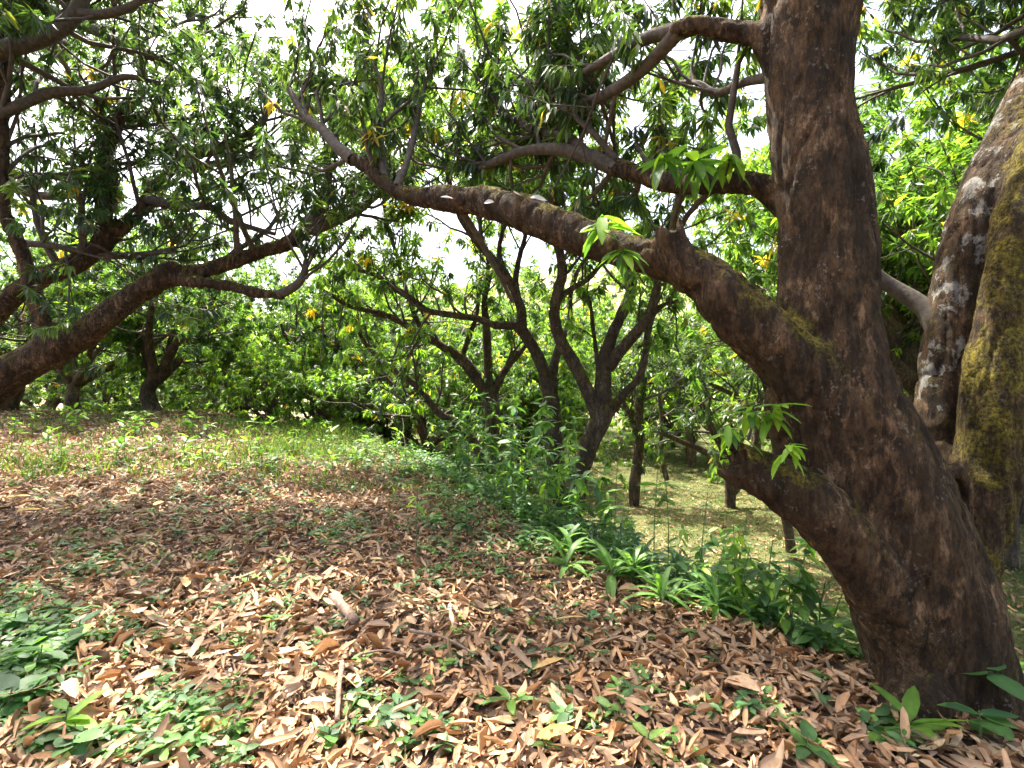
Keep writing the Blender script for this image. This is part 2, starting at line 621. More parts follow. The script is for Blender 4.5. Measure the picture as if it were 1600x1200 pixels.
# ------------------------------------------------------------------ tree growth
GREEN = {
    'dark': np.array([.038, .074, .024]), 'mid': np.array([.064, .120, .028]), 'light': np.array([.120, .195, .036]),
    'new': np.array([.17, .27, .035]), 'yellow': np.array([.45, .32, .04]), 'blue': np.array([.035, .075, .040]),
}


class Tree:
    def __init__(s, seed, pal=(.45, .35, .15, .04, .01)):
        s.rng = np.random.default_rng(seed)
        s.tub = {}
        s.ros = []
        s.pal = pal

    def tube(s, pts, r, sides):
        s.tub.setdefault((len(pts), sides), []).append((pts, r))

    def grow(s, p, d, L, r, lvl, up=.12, wig=.2, k=(0, 3, 4, 4), minr=.004, spread=(.45, 1.0)):
        rng = s.rng
        pts = [np.asarray(p, float)]
        dd = nrm(np.asarray(d, float))
        for i in range(4):
            dd = nrm(dd + rng.normal(0, wig, 3) + np.array([0, 0, up]))
            pts.append(pts[-1] + dd * (L / 4))
        pts = np.array(pts)
        rr = np.maximum(r * np.linspace(1, .6, 5), minr)
        if lvl == 0:
            s.tube(pts[::2], rr[::2], 3)
        else:
            s.tube(pts, rr, 7 if r > .035 else (5 if lvl > 1 else 4))
        if lvl == 0:
            for t in (rng.uniform(.45, .7), rng.uniform(.75, .9), 1.0):
                i = min(int(t * 4), 3)
                q = pts[i] + (pts[i + 1] - pts[i]) * (t * 4 - i)
                s.ros.append(np.concatenate([q, dd]))
            return
        n = k[lvl]
        for c in range(n):
            t = 1.0 if c == 0 else rng.uniform(.3, .98)
            i = min(int(t * 4), 3)
            q = pts[i] + (pts[i + 1] - pts[i]) * (t * 4 - i)
            base = nrm(pts[min(i + 1, 4)] - pts[i])
            rv = rng.normal(0, 1, 3)
            rv = nrm(rv - base * (rv @ base))
            an = rng.uniform(*spread) * (.5 if c == 0 else 1)
            s.grow(q, base * math.cos(an) + rv * math.sin(an), L * rng.uniform(.52, .78), rr[i] * rng.uniform(.5, .7), lvl - 1, up, wig, k, minr, spread)

    def spawn(s, ch, t0, n, L, lvl, up=.12, bias=(0, 0, .4), wig=.2, along=.5, k=(0, 3, 4, 4), tmax=1.0):
        rng = s.rng
        seg = np.linalg.norm(np.diff(ch[:, :3], axis=0), axis=1)
        cum = np.concatenate([[0], np.cumsum(seg)]) / seg.sum()
        for i in range(n):
            t = t0 + (tmax - t0) * (i + rng.uniform(.1, 1)) / n
            m = min(np.searchsorted(cum, t), len(ch) - 1)
            tan = nrm(ch[min(m + 1, len(ch) - 1), :3] - ch[max(m - 1, 0), :3])
            d = nrm(tan * along + rng.normal(0, .55, 3) + np.array(bias))
            r = ch[m, 3]
            s.grow(ch[m, :3], d, rng.uniform(*L), min(max(r * .42, .012), .05), lvl, up, wig, k)

    def limb_tube(s, ch, sides=10):
        s.tube(ch[:, :3], ch[:, 3], sides)

    def twigs_mesh(s, name, mat):
        g = Geo()
        for (n, sides), L in s.tub.items():
            Vt, Ft = tubes([x[0] for x in L], [x[1] for x in L], sides)
            g.add(Vt, Ft)
        return g.mesh(name, mat)

    def crown_mesh(s, name, m=11, size=.19, width=.23, detail=8, mat=None, hang=(.15, .9), keep=None):
        rng = s.rng
        R = np.array(s.ros)
        if keep is not None:
            R = R[keep(R)]
        n = len(R)
        pal = np.stack([GREEN[x] for x in ('dark', 'mid', 'light', 'new', 'yellow')])
        ci = rng.choice(5, n, p=np.array(s.pal) / sum(s.pal))
        base = pal[ci] * rng.uniform(.75, 1.3, (n, 1))
        ax_ = R[:, 3:]
        ref = np.where(np.abs(ax_[:, 2:3]) < .9, np.array([0, 0, 1.]), np.array([1., 0, 0]))
        A = nrm(np.cross(ax_, ref))
        B = np.cross(ax_, A)
        ph = np.arange(m)[None, :] * 2.4 + rng.uniform(0, 6.28, (n, 1)) + rng.normal(0, .25, (n, m))
        rad = A[:, None] * np.cos(ph)[..., None] + B[:, None] * np.sin(ph)[..., None]
        g = rng.uniform(hang[0], hang[1], (n, 1, 1)) * rng.uniform(.6, 1.3, (n, m, 1))
        D = nrm(ax_[:, None] * rng.uniform(.1, .7, (n, m, 1)) + rad * .9 - np.array([0, 0, 1.0]) * g)
        Nn = np.array([0, 0, 1.0]) + rng.normal(0, .35, (n, m, 3)) + rad * .3
        Pb = R[:, None, :3] - ax_[:, None] * rng.uniform(0, .10, (n, m, 1)) + rad * .01
        Lf = size * rng.uniform(.65, 1.2, (n, m)) * rng.uniform(.85, 1.1, (n, 1))
        C = np.clip(base[:, None] * rng.uniform(.8, 1.2, (n, m, 1)), 0, 1)
        # stray yellowing leaves
        yl = rng.uniform(0, 1, (n, m)) < s.pal[4]
        C[yl] = GREEN['yellow'] * rng.uniform(.6, 1.1, (yl.sum(), 1))
        Vt, Ft, Ct = leaves(rng, Pb.reshape(-1, 3), D.reshape(-1, 3), Nn.reshape(-1, 3), Lf.ravel(), (Lf * width).ravel(), C.reshape(-1, 3), detail,
                            fold=.3, droop=rng.uniform(.05, .3, n * m))
        return mk_mesh(name, Vt, [Ft], Ct, mat or M_LEAF, True)


def root(name, loc, label, cat, group=None):
    e = bpy.data.objects.new(name, None)
    COL.objects.link(e)
    e.location = tuple(loc)
    e.empty_display_size = .2
    tag(e, label, cat, group)
    return e


def child(name, me, r):
    """part whose mesh is in world coordinates"""
    o = obj(name, me, r)
    o.location = tuple(-Vector(r.location))
    return o


# ------------------------------------------------------------------ the big forked mango tree in front (right)
A_trunk = catmull(limb([(1530, 1290, 2.62, 150), (1498, 1160, 2.62, 100), (1468, 1050, 2.62, 96), (1438, 940, 2.60, 98), (1398, 830, 2.60, 97), (1352, 710, 2.60, 88),
                        (1312, 600, 2.62, 74), (1296, 500, 2.64, 66), (1293, 400, 2.66, 68), (1284, 300, 2.68, 66), (1268, 200, 2.70, 59), (1262, 110, 2.72, 62),
                        (1264, 20, 2.74, 71), (1266, -60, 2.76, 70), (1262, -180, 2.8, 64)]), 6)
A_lobe = catmull(limb([(1440, 1180, 2.55, 50), (1408, 1010, 2.52, 40), (1364, 900, 2.52, 40), (1312, 780, 2.53, 36), (1262, 640, 2.56, 34), (1242, 520, 2.62, 28), (1244, 430, 2.66, 24), (1250, 340, 2.7, 20)]), 5)
A_l1 = catmull(limb([(1330, 690, 2.60, 60), (1272, 605, 2.56, 56), (1215, 545, 2.54, 47), (1150, 485, 2.56, 44), (1095, 432, 2.62, 40), (1040, 408, 2.70, 33), (980, 393, 2.82, 30), (895, 365, 3.00, 33),
                     (820, 335, 3.2, 31), (760, 316, 3.4, 26), (700, 311, 3.6, 22), (645, 306, 3.8, 17), (606, 290, 3.95, 12), (575, 262, 4.1, 12), (548, 247, 4.2, 10)]), 5)
A_knob = catmull(limb([(1078, 430, 2.62, 30), (1055, 392, 2.62, 25), (1040, 345, 2.6, 23)]), 4)
A_stub = catmull(limb([(1450, 1040, 2.56, 52), (1392, 945, 2.46, 50), (1340, 868, 2.42, 48), (1286, 806, 2.42, 47), (1228, 763, 2.45, 42), (1168, 730, 2.5, 36), (1118, 703, 2.54, 33)]), 5)
A_back = catmull(limb([(1310, 830, 2.85, 34), (1250, 760, 2.95, 22), (1226, 690, 3.0, 20), (1224, 620, 3.0, 24), (1262, 540, 2.95, 22)]), 5)
A_b1 = catmull(limb([(1500, 1010, 2.9, 50), (1495, 890, 2.92, 48), (1488, 790, 2.95, 46), (1477, 700, 3.0, 40), (1478, 620, 3.02, 38), (1490, 520, 3.05, 38), (1512, 410, 3.08, 40), (1552, 310, 3.1, 48),
                     (1600, 215, 3.14, 50), (1660, 110, 3.2, 50), (1710, 0, 3.3, 46)]), 5)
A_b2 = catmull(limb([(1560, 1250, 2.78, 80), (1530, 1130, 2.76, 58), (1508, 1030, 2.74, 50), (1500, 940, 2.74, 48), (1512, 840, 2.74, 45), (1540, 745, 2.72, 43), (1549, 650, 2.72, 41), (1554, 555, 2.74, 36), (1570, 455, 2.76, 31),
                     (1588, 350, 2.8, 29), (1625, 240, 2.86, 34), (1680, 120, 2.95, 36)]), 5)
A_b3 = catmull(limb([(1545, 830, 2.85, 30), (1572, 720, 2.88, 24), (1584, 640, 2.9, 16), (1600, 540, 3.0, 12)]), 4)
A_l3 = catmull(limb([(1255, 130, 2.74, 36), (1205, 75, 2.76, 22), (1172, 54, 2.8, 17), (1130, 46, 2.86, 15), (1085, 40, 2.92, 14.5), (1058, 48, 2.96, 13)]), 5)
A_l4 = catmull(limb([(1270, 370, 2.85, 34), (1222, 312, 2.95, 24), (1180, 288, 3.02, 20), (1130, 282, 3.15, 18), (1070, 288, 3.35, 16), (1010, 276, 3.55, 15), (960, 262, 3.7, 14)]), 5)
A_root1 = catmull(limb([(1440, 1090, 2.4, 50), (1400, 1150, 2.3, 34), (1370, 1210, 2.2, 18)]), 4)
A_root2 = catmull(limb([(1560, 1140, 2.7, 40), (1590, 1210, 2.6, 32), (1620, 1300, 2.5, 20)]), 4)
hol = P(1472, 772, 2.62)
ring = [hol + np.array([.075 * math.cos(t), -.06, .13 * math.sin(t)]) for t in np.linspace(0, 6.2832, 13)]
A_ring = np.array([[*p, .038] for p in ring])
chA = [A_trunk, A_lobe, A_l1, A_knob, A_stub, A_back, A_b1, A_b2, A_b3, A_l3, A_l4, A_root1, A_root2, A_ring]
partA = ['trunk', 'trunk', 'limb', 'limb', 'broken_limb', 'limb', 'lichen_limb', 'mossy_limb', 'mossy_limb', 'limb', 'limb', 'trunk', 'trunk', 'hollow_rim']
partkey = [0, 0, 2, 2, 4, 5, 6, 7, 7, 9, 10, 0, 0, 13]
cutA = {4: (P(1138, 712, 2.55), nrm(np.array([-.95, -.12, .22]))), 3: (P(1042, 359, 2.6), nrm(np.array([-.3, 0, .95])))}
A_l1[18:, 3] *= .9
Va, Qa, Na, ida = sdf_wood(chA, .018, .042, cutA, holes=[(hol + np.array([0, -.05, -.01]), (.055, .16, .115)), (hol + np.array([.015, -.02, -.14]), (.04, .12, .10))], seed=3.1, amp=.016)
pk = np.array(partkey)[ida]
mossm = np.zeros(len(Va))
lichm = np.zeros(len(Va))
upn = np.clip(Na[:, 2], 0, 1)
mossm[(pk == 0)] = .12
mossm += np.where(pk == 7, .58, 0) + np.where(pk == 6, .2, 0) + np.where(pk == 5, .3, 0)
mossm += np.where(np.isin(pk, [2, 9, 10]), .12 + .5 * upn, 0) + np.where(pk == 4, .1 + .35 * upn, 0)
pix = Va[:, 0] / Va[:, 1] * FPX + 800
piy = 600 - (Va[:, 2] - 1.5) / Va[:, 1] * FPX
# moss on the bark around the limb fork and the crotch, measured along the tree itself
crotch = P(1215, 520, 2.56)
mossm += 1.0 * np.exp(-np.sum((Va - crotch) ** 2, 1) / .018)
bend = P(1545, 560, 2.60)
mossm += .35 * np.exp(-np.sum((Va - bend) ** 2, 1) / .12)
lichm += np.where(pk == 6, .40, 0) * sstep(.9, 1.7, Va[:, 2]) + np.where(pk == 6, .18, 0) + np.where(pk == 5, .4, 0)
lichm += np.where(pk == 7, .12, 0) + np.where(pk == 0, .15 * sstep(1.6, 2.6, Va[:, 2]), 0)
Ca = np.stack([mossm, lichm, lichm * 0], -1)
rA = root('mango_tree', (*P(1500, 1150, 2.62)[:2], hz(*P(1500, 1150, 2.62)[:2])), 'large dark-barked mango tree with forking mossy trunk and long arching limb, closest to camera', 'tree')
fk = pk[Qa[:, 0]]
for key in sorted(set(partkey)):
    sel = fk == key
    if sel.sum() < 10:
        continue
    nm = partA[partkey.index(key)]
    o = child(nm, split_part(Va, Qa, Na, sel, M_BARK, nm, Ca), rA)
    if key == 4:
        tag(o, 'snapped-off low limb ending in a blunt broken face')
    if key == 6:
        tag(o, 'leaning limb with white lichen patches')
    if key == 7:
        tag(o, 'yellow-green mossy upright limb')

TA = Tree(11, (.40, .36, .16, .05, .012))
# thinner continuation of limbs, traced
thinA = [
    limb([(552, 250, 4.18, 11), (525, 228, 4.3, 9), (505, 203, 4.45, 8), (478, 182, 4.6, 6), (452, 140, 4.8, 5)]),
    limb([(620, 292, 3.9, 7), (640, 240, 4.1, 5), (655, 170, 4.3, 4), (672, 100, 4.5, 3), (690, 20, 4.7, 3)]),
    limb([(600, 280, 4.0, 7), (590, 200, 4.2, 5), (596, 140, 4.4, 4), (575, 70, 4.6, 3), (560, 0, 4.8, 3)]),
    limb([(1062, 46, 2.95, 13), (1010, 60, 3.15, 10), (960, 86, 3.4, 8), (915, 112, 3.6, 6), (868, 132, 3.9, 5), (835, 128, 4.2, 4)]),
    limb([(1060, 48, 2.95, 13), (1038, 74, 3.05, 11), (1000, 112, 3.25, 10), (950, 146, 3.5, 9), (900, 166, 3.8, 7), (862, 182, 4.1, 6), (838, 205, 4.4, 4)]),
    limb([(965, 263, 3.68, 14), (915, 243, 3.85, 12), (868, 233, 4.0, 10), (820, 236, 4.2, 8), (780, 250, 4.4, 7), (745, 264, 4.6, 6), (716, 250, 4.8, 4)]),
    limb([(920, 244, 3.85, 10), (885, 214, 4.0, 8), (845, 208, 4.2, 7), (810, 190, 4.4, 6), (780, 170, 4.6, 5), (772, 110, 4.8, 4)]),
    limb([(1205, 120, 2.78, 9), (1165, 128, 2.95, 7), (1120, 145, 3.2, 6), (1092, 130, 3.4, 4), (1060, 128, 3.6, 3)]),
    limb([(1470, 520, 3.05, 18), (1440, 478, 3.15, 14), (1400, 452, 3.25, 12), (1370, 428, 3.3, 9), (1345, 390, 3.4, 6)]),
    limb([(700, 300, 3.55, 7), (735, 350, 3.7, 5), (775, 420, 3.9, 4), (800, 470, 4.1, 3)]),
]
thinA = [catmull(x, 4) for x in thinA]
for ch in thinA:
    TA.limb_tube(ch, 8)
TA.spawn(thinA[0], .3, 12, (.5, 1.1), 1, bias=(0, .2, .3))
TA.spawn(thinA[1], .3, 9, (.4, .9), 1, bias=(0, .3, .2))
TA.spawn(thinA[2], .3, 9, (.4, .9), 1, bias=(0, .3, .2))
TA.spawn(thinA[3], .3, 17, (.4, 1.0), 1, bias=(0, .4, 0))
TA.spawn(thinA[4], .3, 18, (.4, 1.0), 1, bias=(0, .4, .1))
TA.spawn(thinA[5], .25, 18, (.4, 1.0), 1, bias=(0, .4, .1))
TA.spawn(thinA[6], .2, 18, (.4, 1.0), 1, bias=(0, .4, .2))
TA.spawn(thinA[7], .4, 10, (.3, .8), 1, bias=(0, .4, 0))
TA.spawn(A_l4, .35, 9, (.4, .9), 1, bias=(0, .5, .2))
TA.spawn(A_l1, .86, 4, (.4, .8), 1, bias=(0, .3, .5))
# the crown above the frame
topA = np.array([1.72, 2.95, 5.3])
TA.limb_tube(catmull(np.array([[*A_trunk[-1, :3], .2], [1.68, 2.9, 4.7, .18], [*topA, .15]]), 5), 12)
for (tx, ty, tz, n) in [(1.4, 6.4, 6.3, 11), (4.4, 5.8, 6.3, 12), (4.8, 1.2, 6.0, 9), (2.6, 4.4, 7.0, 7)]:
    tgt = np.array([tx, ty, tz])
    mid = (topA + tgt) / 2 + np.array([0, 0, .3])
    ch = catmull(np.array([[*topA, .14], [*mid, .09], [*tgt, .03]]), 6)
    TA.limb_tube(ch, 9)
    TA.spawn(ch, .3, n, (.8, 1.5), 2, bias=(0, 0, .1), along=.6)
for ch in (A_b1, A_b2):
    e = ch[-1]
    for (dx, dy, dz) in [(1.2, 1.0, 1.6), (1.9, 1.8, 1.5), (1.0, -.6, 1.5)]:
        c2 = catmull(np.array([[*e[:3], e[3] * .8], [e[0] + dx * .5, e[1] + dy * .5, e[2] + dz * .6, .08], [e[0] + dx, e[1] + dy, e[2] + dz, .04]]), 5)
        TA.limb_tube(c2, 9)
        TA.spawn(c2, .3, 6, (.7, 1.3), 2, bias=(0, 0, .1))
child('branches', TA.twigs_mesh('branches_a', M_TWIG), rA)['kind'] = 'stuff'
child('crown', TA.crown_mesh('crown_a', 16, .13, .22, 4, hang=(.6, 1.8)), rA)['kind'] = 'stuff'
print('A ros', len(TA.ros))

# ------------------------------------------------------------------ the spreading mango at the left edge
C_main = catmull(limb([(-260, 860, 6.0, 58), (-130, 720, 6.0, 46), (-40, 625, 6.0, 38), (20, 580, 6.0, 32), (75, 550, 6.0, 28), (130, 522, 6.0, 25), (180, 484, 6.05, 22), (222, 452, 6.1, 20), (262, 432, 6.1, 17),
                       (330, 420, 6.2, 14), (400, 396, 6.3, 13), (450, 380, 6.4, 12.5), (485, 352, 6.5, 11)]), 5)
C_up = catmull(limb([(85, 560, 6.0, 18), (66, 500, 5.95, 15), (46, 430, 5.9, 13), (26, 375, 5.85, 11), (6, 320, 5.8, 10), (2, 200, 5.8, 11), (6, 100, 5.8, 10), (-5, -20, 5.8, 9)]), 5)
C_3 = catmull(limb([(-150, 660, 6.3, 40), (-60, 545, 6.35, 25), (0, 480, 6.4, 19), (40, 448, 6.4, 17), (85, 425, 6.4, 17), (130, 405, 6.45, 17), (165, 376, 6.5, 15), (205, 342, 6.6, 12), (238, 300, 6.7, 10), (270, 262, 6.8, 11),
                    (302, 240, 6.9, 9)]), 5)
C_grey = catmull(limb([(160, 385, 6.5, 14), (163, 310, 6.5, 12), (166, 240, 6.5, 11), (178, 195, 6.55, 10), (205, 160, 6.6, 9), (228, 138, 6.7, 7)]), 5)
C_low = catmull(limb([(255, 436, 6.1, 13), (310, 441, 6.05, 11), (360, 447, 6.0, 10), (405, 458, 5.95, 9), (440, 461, 5.9, 8)]), 5)
C_spur = catmull(limb([(236, 446, 6.08, 15), (256, 424, 6.04, 11), (270, 411, 6.0, 6)]), 4)
for c_ in (C_main, C_up, C_3, C_grey, C_low):
    c_[:, 3] *= .86
chC = [C_main, C_up, C_3, C_grey, C_low, C_spur]
Vc, Qc, Nc, idc = sdf_wood(chC, .036, .08, seed=9.7, amp=.02)
rC = root('mango_tree', (*P(-200, 800, 6)[:2], hz(*P(-200, 800, 6)[:2])), 'wide mango tree at left edge, long low limb sweeping up over the leaf litter', 'tree')
idc[idc == 5] = 0
fc_ = idc[Qc[:, 0]]
Cc = np.zeros((len(Vc), 3))
Cc[:, 0] = .1 + .6 * np.clip(Nc[:, 2], 0, 1)
Cc[:, 1] = np.where(idc == 3, .35, .12)
for ci, nm in enumerate(['trunk', 'limb', 'limb', 'limb', 'limb']):
    sel = fc_ == ci
    if sel.sum() > 10:
        child(nm, split_part(Vc, Qc, Nc, sel, M_BARK, nm, Cc), rC)
TC = Tree(21, (.50, .33, .11, .03, .008))
thinC = [
    limb([(482, 356, 6.5, 12), (502, 325, 6.6, 9), (512, 285, 6.7, 7), (516, 240, 6.8, 6), (535, 190, 6.9, 4)]),
    limb([(470, 368, 6.45, 10), (520, 347, 6.5, 8), (560, 328, 6.6, 7), (590, 305, 6.7, 5), (640, 280, 6.8, 3)]),
    limb([(435, 461, 5.9, 8), (460, 448, 5.9, 7), (474, 430, 5.9, 6), (478, 400, 5.9, 4), (470, 380, 5.9, 3)]),
    limb([(300, 241, 6.9, 9), (340, 232, 6.95, 8), (380, 215, 7.0, 7), (410, 190, 7.1, 6), (418, 160, 7.2, 4)]),
    limb([(230, 312, 6.65, 8), (280, 322, 6.6, 7), (330, 324, 6.6, 6), (360, 345, 6.6, 5), (430, 366, 6.6, 3)]),
    limb([(270, 262, 6.8, 8), (330, 258, 6.9, 7), (370, 250, 7.0, 6), (430, 225, 7.1, 4)]),
    limb([(-60, 110, 5.6, 14), (0, 80, 5.6, 13), (70, 58, 5.6, 12), (115, 25, 5.6, 11), (135, -20, 5.6, 10)]),
    limb([(118, 22, 5.6, 8), (160, 22, 5.6, 7), (200, 12, 5.6, 6), (235, -10, 5.6, 4)]),
    limb([(-20, 185, 5.7, 9), (30, 165, 5.8, 8), (80, 145, 5.9, 8), (140, 140, 6.0, 6), (195, 120, 6.1, 5), (250, 130, 6.2, 3)]),
    limb([(-20, 270, 6.0, 6), (50, 275, 6.2, 6), (110, 275, 6.4, 5), (150, 285, 6.5, 4)]),
    limb([(40, 380, 6.3, 6), (90, 385, 6.3, 5), (130, 395, 6.4, 5), (170, 398, 6.5, 3)]),
    limb([(-40, 240, 6.6, 8), (40, 300, 6.6, 7), (110, 305, 6.7, 6), (155, 298, 6.8, 4)]),
    limb([(165, 400, 6.5, 6), (220, 398, 6.5, 5), (270, 390, 6.5, 4)]),
]
thinC = [catmull(x, 4) for x in thinC]
for ch in thinC:
    TC.limb_tube(ch, 8)
    TC.spawn(ch, .2, 9, (.6, 1.3), 1, bias=(0, .1, .2))
TC.spawn(C_main, .8, 5, (.7, 1.3), 1, bias=(0, .1, .6))
TC.spawn(C_up, .35, 12, (.7, 1.4), 1, bias=(.1, 0, .25))
TC.spawn(C_3, .5, 8, (.7, 1.4), 1, bias=(0, 0, .5))
TC.spawn(C_grey, .3, 9, (.7, 1.4), 1, bias=(0, .1, .4))
e = C_up[-1, :3]
for (tx, ty, tz, n) in [(-5.2, 4.6, 6.3, 9), (-8.0, 9.4, 7.0, 13), (-5.6, 11.2, 7.2, 14), (-7.8, 5.5, 6, 8)]:
    tgt = np.array([tx, ty, tz])
    mid = (e + tgt) / 2 + np.array([0, 0, .2])
    ch = catmull(np.array([[*e, .09], [*mid, .07], [*tgt, .03]]), 6)
    TC.limb_tube(ch, 8)
    TC.spawn(ch, .25, n, (.8, 1.6), 2, bias=(0, 0, .1), along=.6)
child('branches', TC.twigs_mesh('branches_c', M_TWIG), rC)['kind'] = 'stuff'
child('crown', TC.crown_mesh('crown_c', 19, .145, .23, 4, hang=(.4, 1.4)), rC)['kind'] = 'stuff'
print('C ros', len(TC.ros))

# ------------------------------------------------------------------ three slender mangoes on the bank in the middle
def bank_tree(name, seed, label, limbs, pal, spawns, mult=1.2):
    T = Tree(seed, pal)
    ch = [catmull(limb(x), 5) for x in limbs]
    for c in ch:
        c[:, 3] *= .78
    b = ch[0][0]
    r = root('mango_tree', (b[0], b[1], float(hz(b[0], b[1]))), label, 'tree', 'slender mango trees on the bank')
    for n, c in enumerate(ch):
        Vt, Ft = tubes([c[:, :3]], [c[:, 3]], 12)
        rn = np.random.default_rng(seed + n)
        Vt = Vt + rn.normal(0, .004, Vt.shape)
        child('trunk' if n == 0 else 'limb', mk_mesh('limb', Vt, [Ft], None, M_BARK2), r)
    for (ix, t0, n, L, lvl, bias) in spawns:
        T.spawn(ch[ix], t0 * .75, int(n * mult), L, lvl, bias=(bias[0], bias[1] + .15, bias[2] - .1))
    child('branches', T.twigs_mesh('branches', M_TWIG), r)['kind'] = 'stuff'
    child('crown', T.crown_mesh('crown', 14, .155, .26, 4, M_MID, hang=(.4, 1.3)), r)['kind'] = 'stuff'
    print(name, 'ros', len(T.ros))
    return r


dD = 7.0
bank_tree('D', 31, 'slender mango tree whose leaning trunk splits into a V behind strap-leaved plants', [
    [(880, 900, dD, 24), (895, 800, dD, 22), (905, 740, dD, 20), (922, 690, dD, 20), (942, 650, dD, 20), (944, 620, dD, 18)],
    [(935, 650, dD, 16), (915, 605, dD, 13), (895, 565, dD, 12.5), (875, 530, 6.95, 12), (866, 490, 6.9, 11), (872, 455, 6.85, 11), (879, 425, 6.8, 10), (872, 385, 6.8, 9), (860, 350, 6.8, 8), (864, 300, 6.8, 7), (870, 200, 6.8, 5)],
    [(944, 640, dD, 18), (942, 600, 7.05, 16), (946, 560, 7.1, 15), (958, 520, 7.15, 11), (974, 485, 7.2, 11), (985, 455, 7.2, 9), (988, 425, 7.2, 8), (975, 395, 7.2, 6), (965, 350, 7.2, 5), (985, 270, 7.2, 4)],
    [(950, 575, 7.08, 14), (972, 545, 7.0, 12), (998, 515, 6.9, 11), (1015, 490, 6.85, 10), (1024, 460, 6.8, 9), (1030, 430, 6.8, 7), (1040, 380, 6.8, 6), (1060, 300, 6.8, 4)],
    [(952, 645, dD, 11), (975, 615, 6.95, 8.5), (998, 590, 6.9, 7.5), (1008, 555, 6.9, 6.5), (1014, 510, 6.9, 6), (1030, 480, 6.9, 4), (1060, 470, 6.9, 3)],
    [(868, 470, 6.9, 7), (895, 450, 6.9, 6), (920, 435, 6.9, 5), (945, 405, 6.9, 4)],
    [(945, 580, 7.1, 6), (935, 568, 7.1, 5), (928, 520, 7.2, 4), (922, 470, 7.2, 3)],
], (.25, .38, .26, .10, .015), [(1, .6, 9, (.6, 1.2), 1, (0, 0, .3)), (1, .85, 4, (.8, 1.3), 2, (0, 0, .3)), (2, .6, 8, (.5, 1.1), 1, (0, 0, .3)), (2, .85, 3, (.8, 1.3), 2, (0, 0, .3)), (3, .55, 8, (.5, 1.1), 1, (.2, 0, .3)),
                                (3, .85, 3, (.8, 1.3), 2, (.2, 0, .3)), (4, .5, 6, (.4, .9), 1, (.2, 0, .2)), (5, .4, 4, (.4, .8), 1, (0, 0, .3)), (6, .5, 3, (.3, .6), 1, (0, 0, .1))])
dE = 7.6
bank_tree('E', 41, 'slender mango tree with reddish-brown trunk curving up left beside the V-shaped tree', [
    [(905, 890, dE, 20), (882, 800, dE, 19), (872, 740, dE, 20), (866, 690, dE, 20), (862, 640, dE, 18), (858, 605, dE, 16)],
    [(860, 620, dE, 15), (850, 580, dE, 13), (836, 548, dE, 12), (822, 525, dE, 12), (806, 505, dE, 11)],
    [(815, 520, dE, 11), (815, 490, 7.5, 10), (810, 470, 7.5, 9), (797, 440, 7.4, 9), (775, 410, 7.3, 8), (755, 390, 7.3, 7), (735, 365, 7.2, 6), (715, 330, 7.2, 5), (700, 260, 7.2, 4), (705, 160, 7.2, 3)],
    [(808, 508, dE, 9), (775, 508, 7.5, 8), (745, 498, 7.5, 7), (705, 492, 7.4, 6.5), (668, 485, 7.4, 6), (640, 465, 7.3, 6), (618, 450, 7.3, 5), (590, 432, 7.3, 4), (552, 420, 7.3, 3)],
    [(860, 600, 7.7, 10), (868, 560, 7.8, 9), (878, 530, 7.9, 7), (890, 500, 8.0, 5), (895, 440, 8.0, 4), (930, 380, 8.0, 3)],
    [(812, 480, 7.5, 7), (806, 440, 7.5, 6), (812, 400, 7.5, 5), (822, 360, 7.5, 4), (825, 290, 7.5, 3)],
    [(790, 430, 7.4, 6), (780, 390, 7.4, 5), (790, 340, 7.4, 4), (800, 260, 7.4, 3)],
], (.20, .38, .28, .12, .02), [(2, .45, 9, (.6, 1.2), 1, (0, 0, .3)), (2, .8, 5, (.8, 1.3), 2, (0, 0, .3)), (3, .3, 12, (.5, 1.1), 1, (0, 0, .3)), (4, .5, 6, (.5, 1.0), 1, (0, 0, .3)), (5, .4, 6, (.5, 1.0), 1, (0, 0, .3)),
                                (5, .8, 3, (.7, 1.2), 2, (0, 0, .3)), (6, .4, 6, (.5, 1.), 1, (0, 0, .3)), (6, .8, 3, (.7, 1.2), 2, (0, 0, .3))])
dF = 9.2
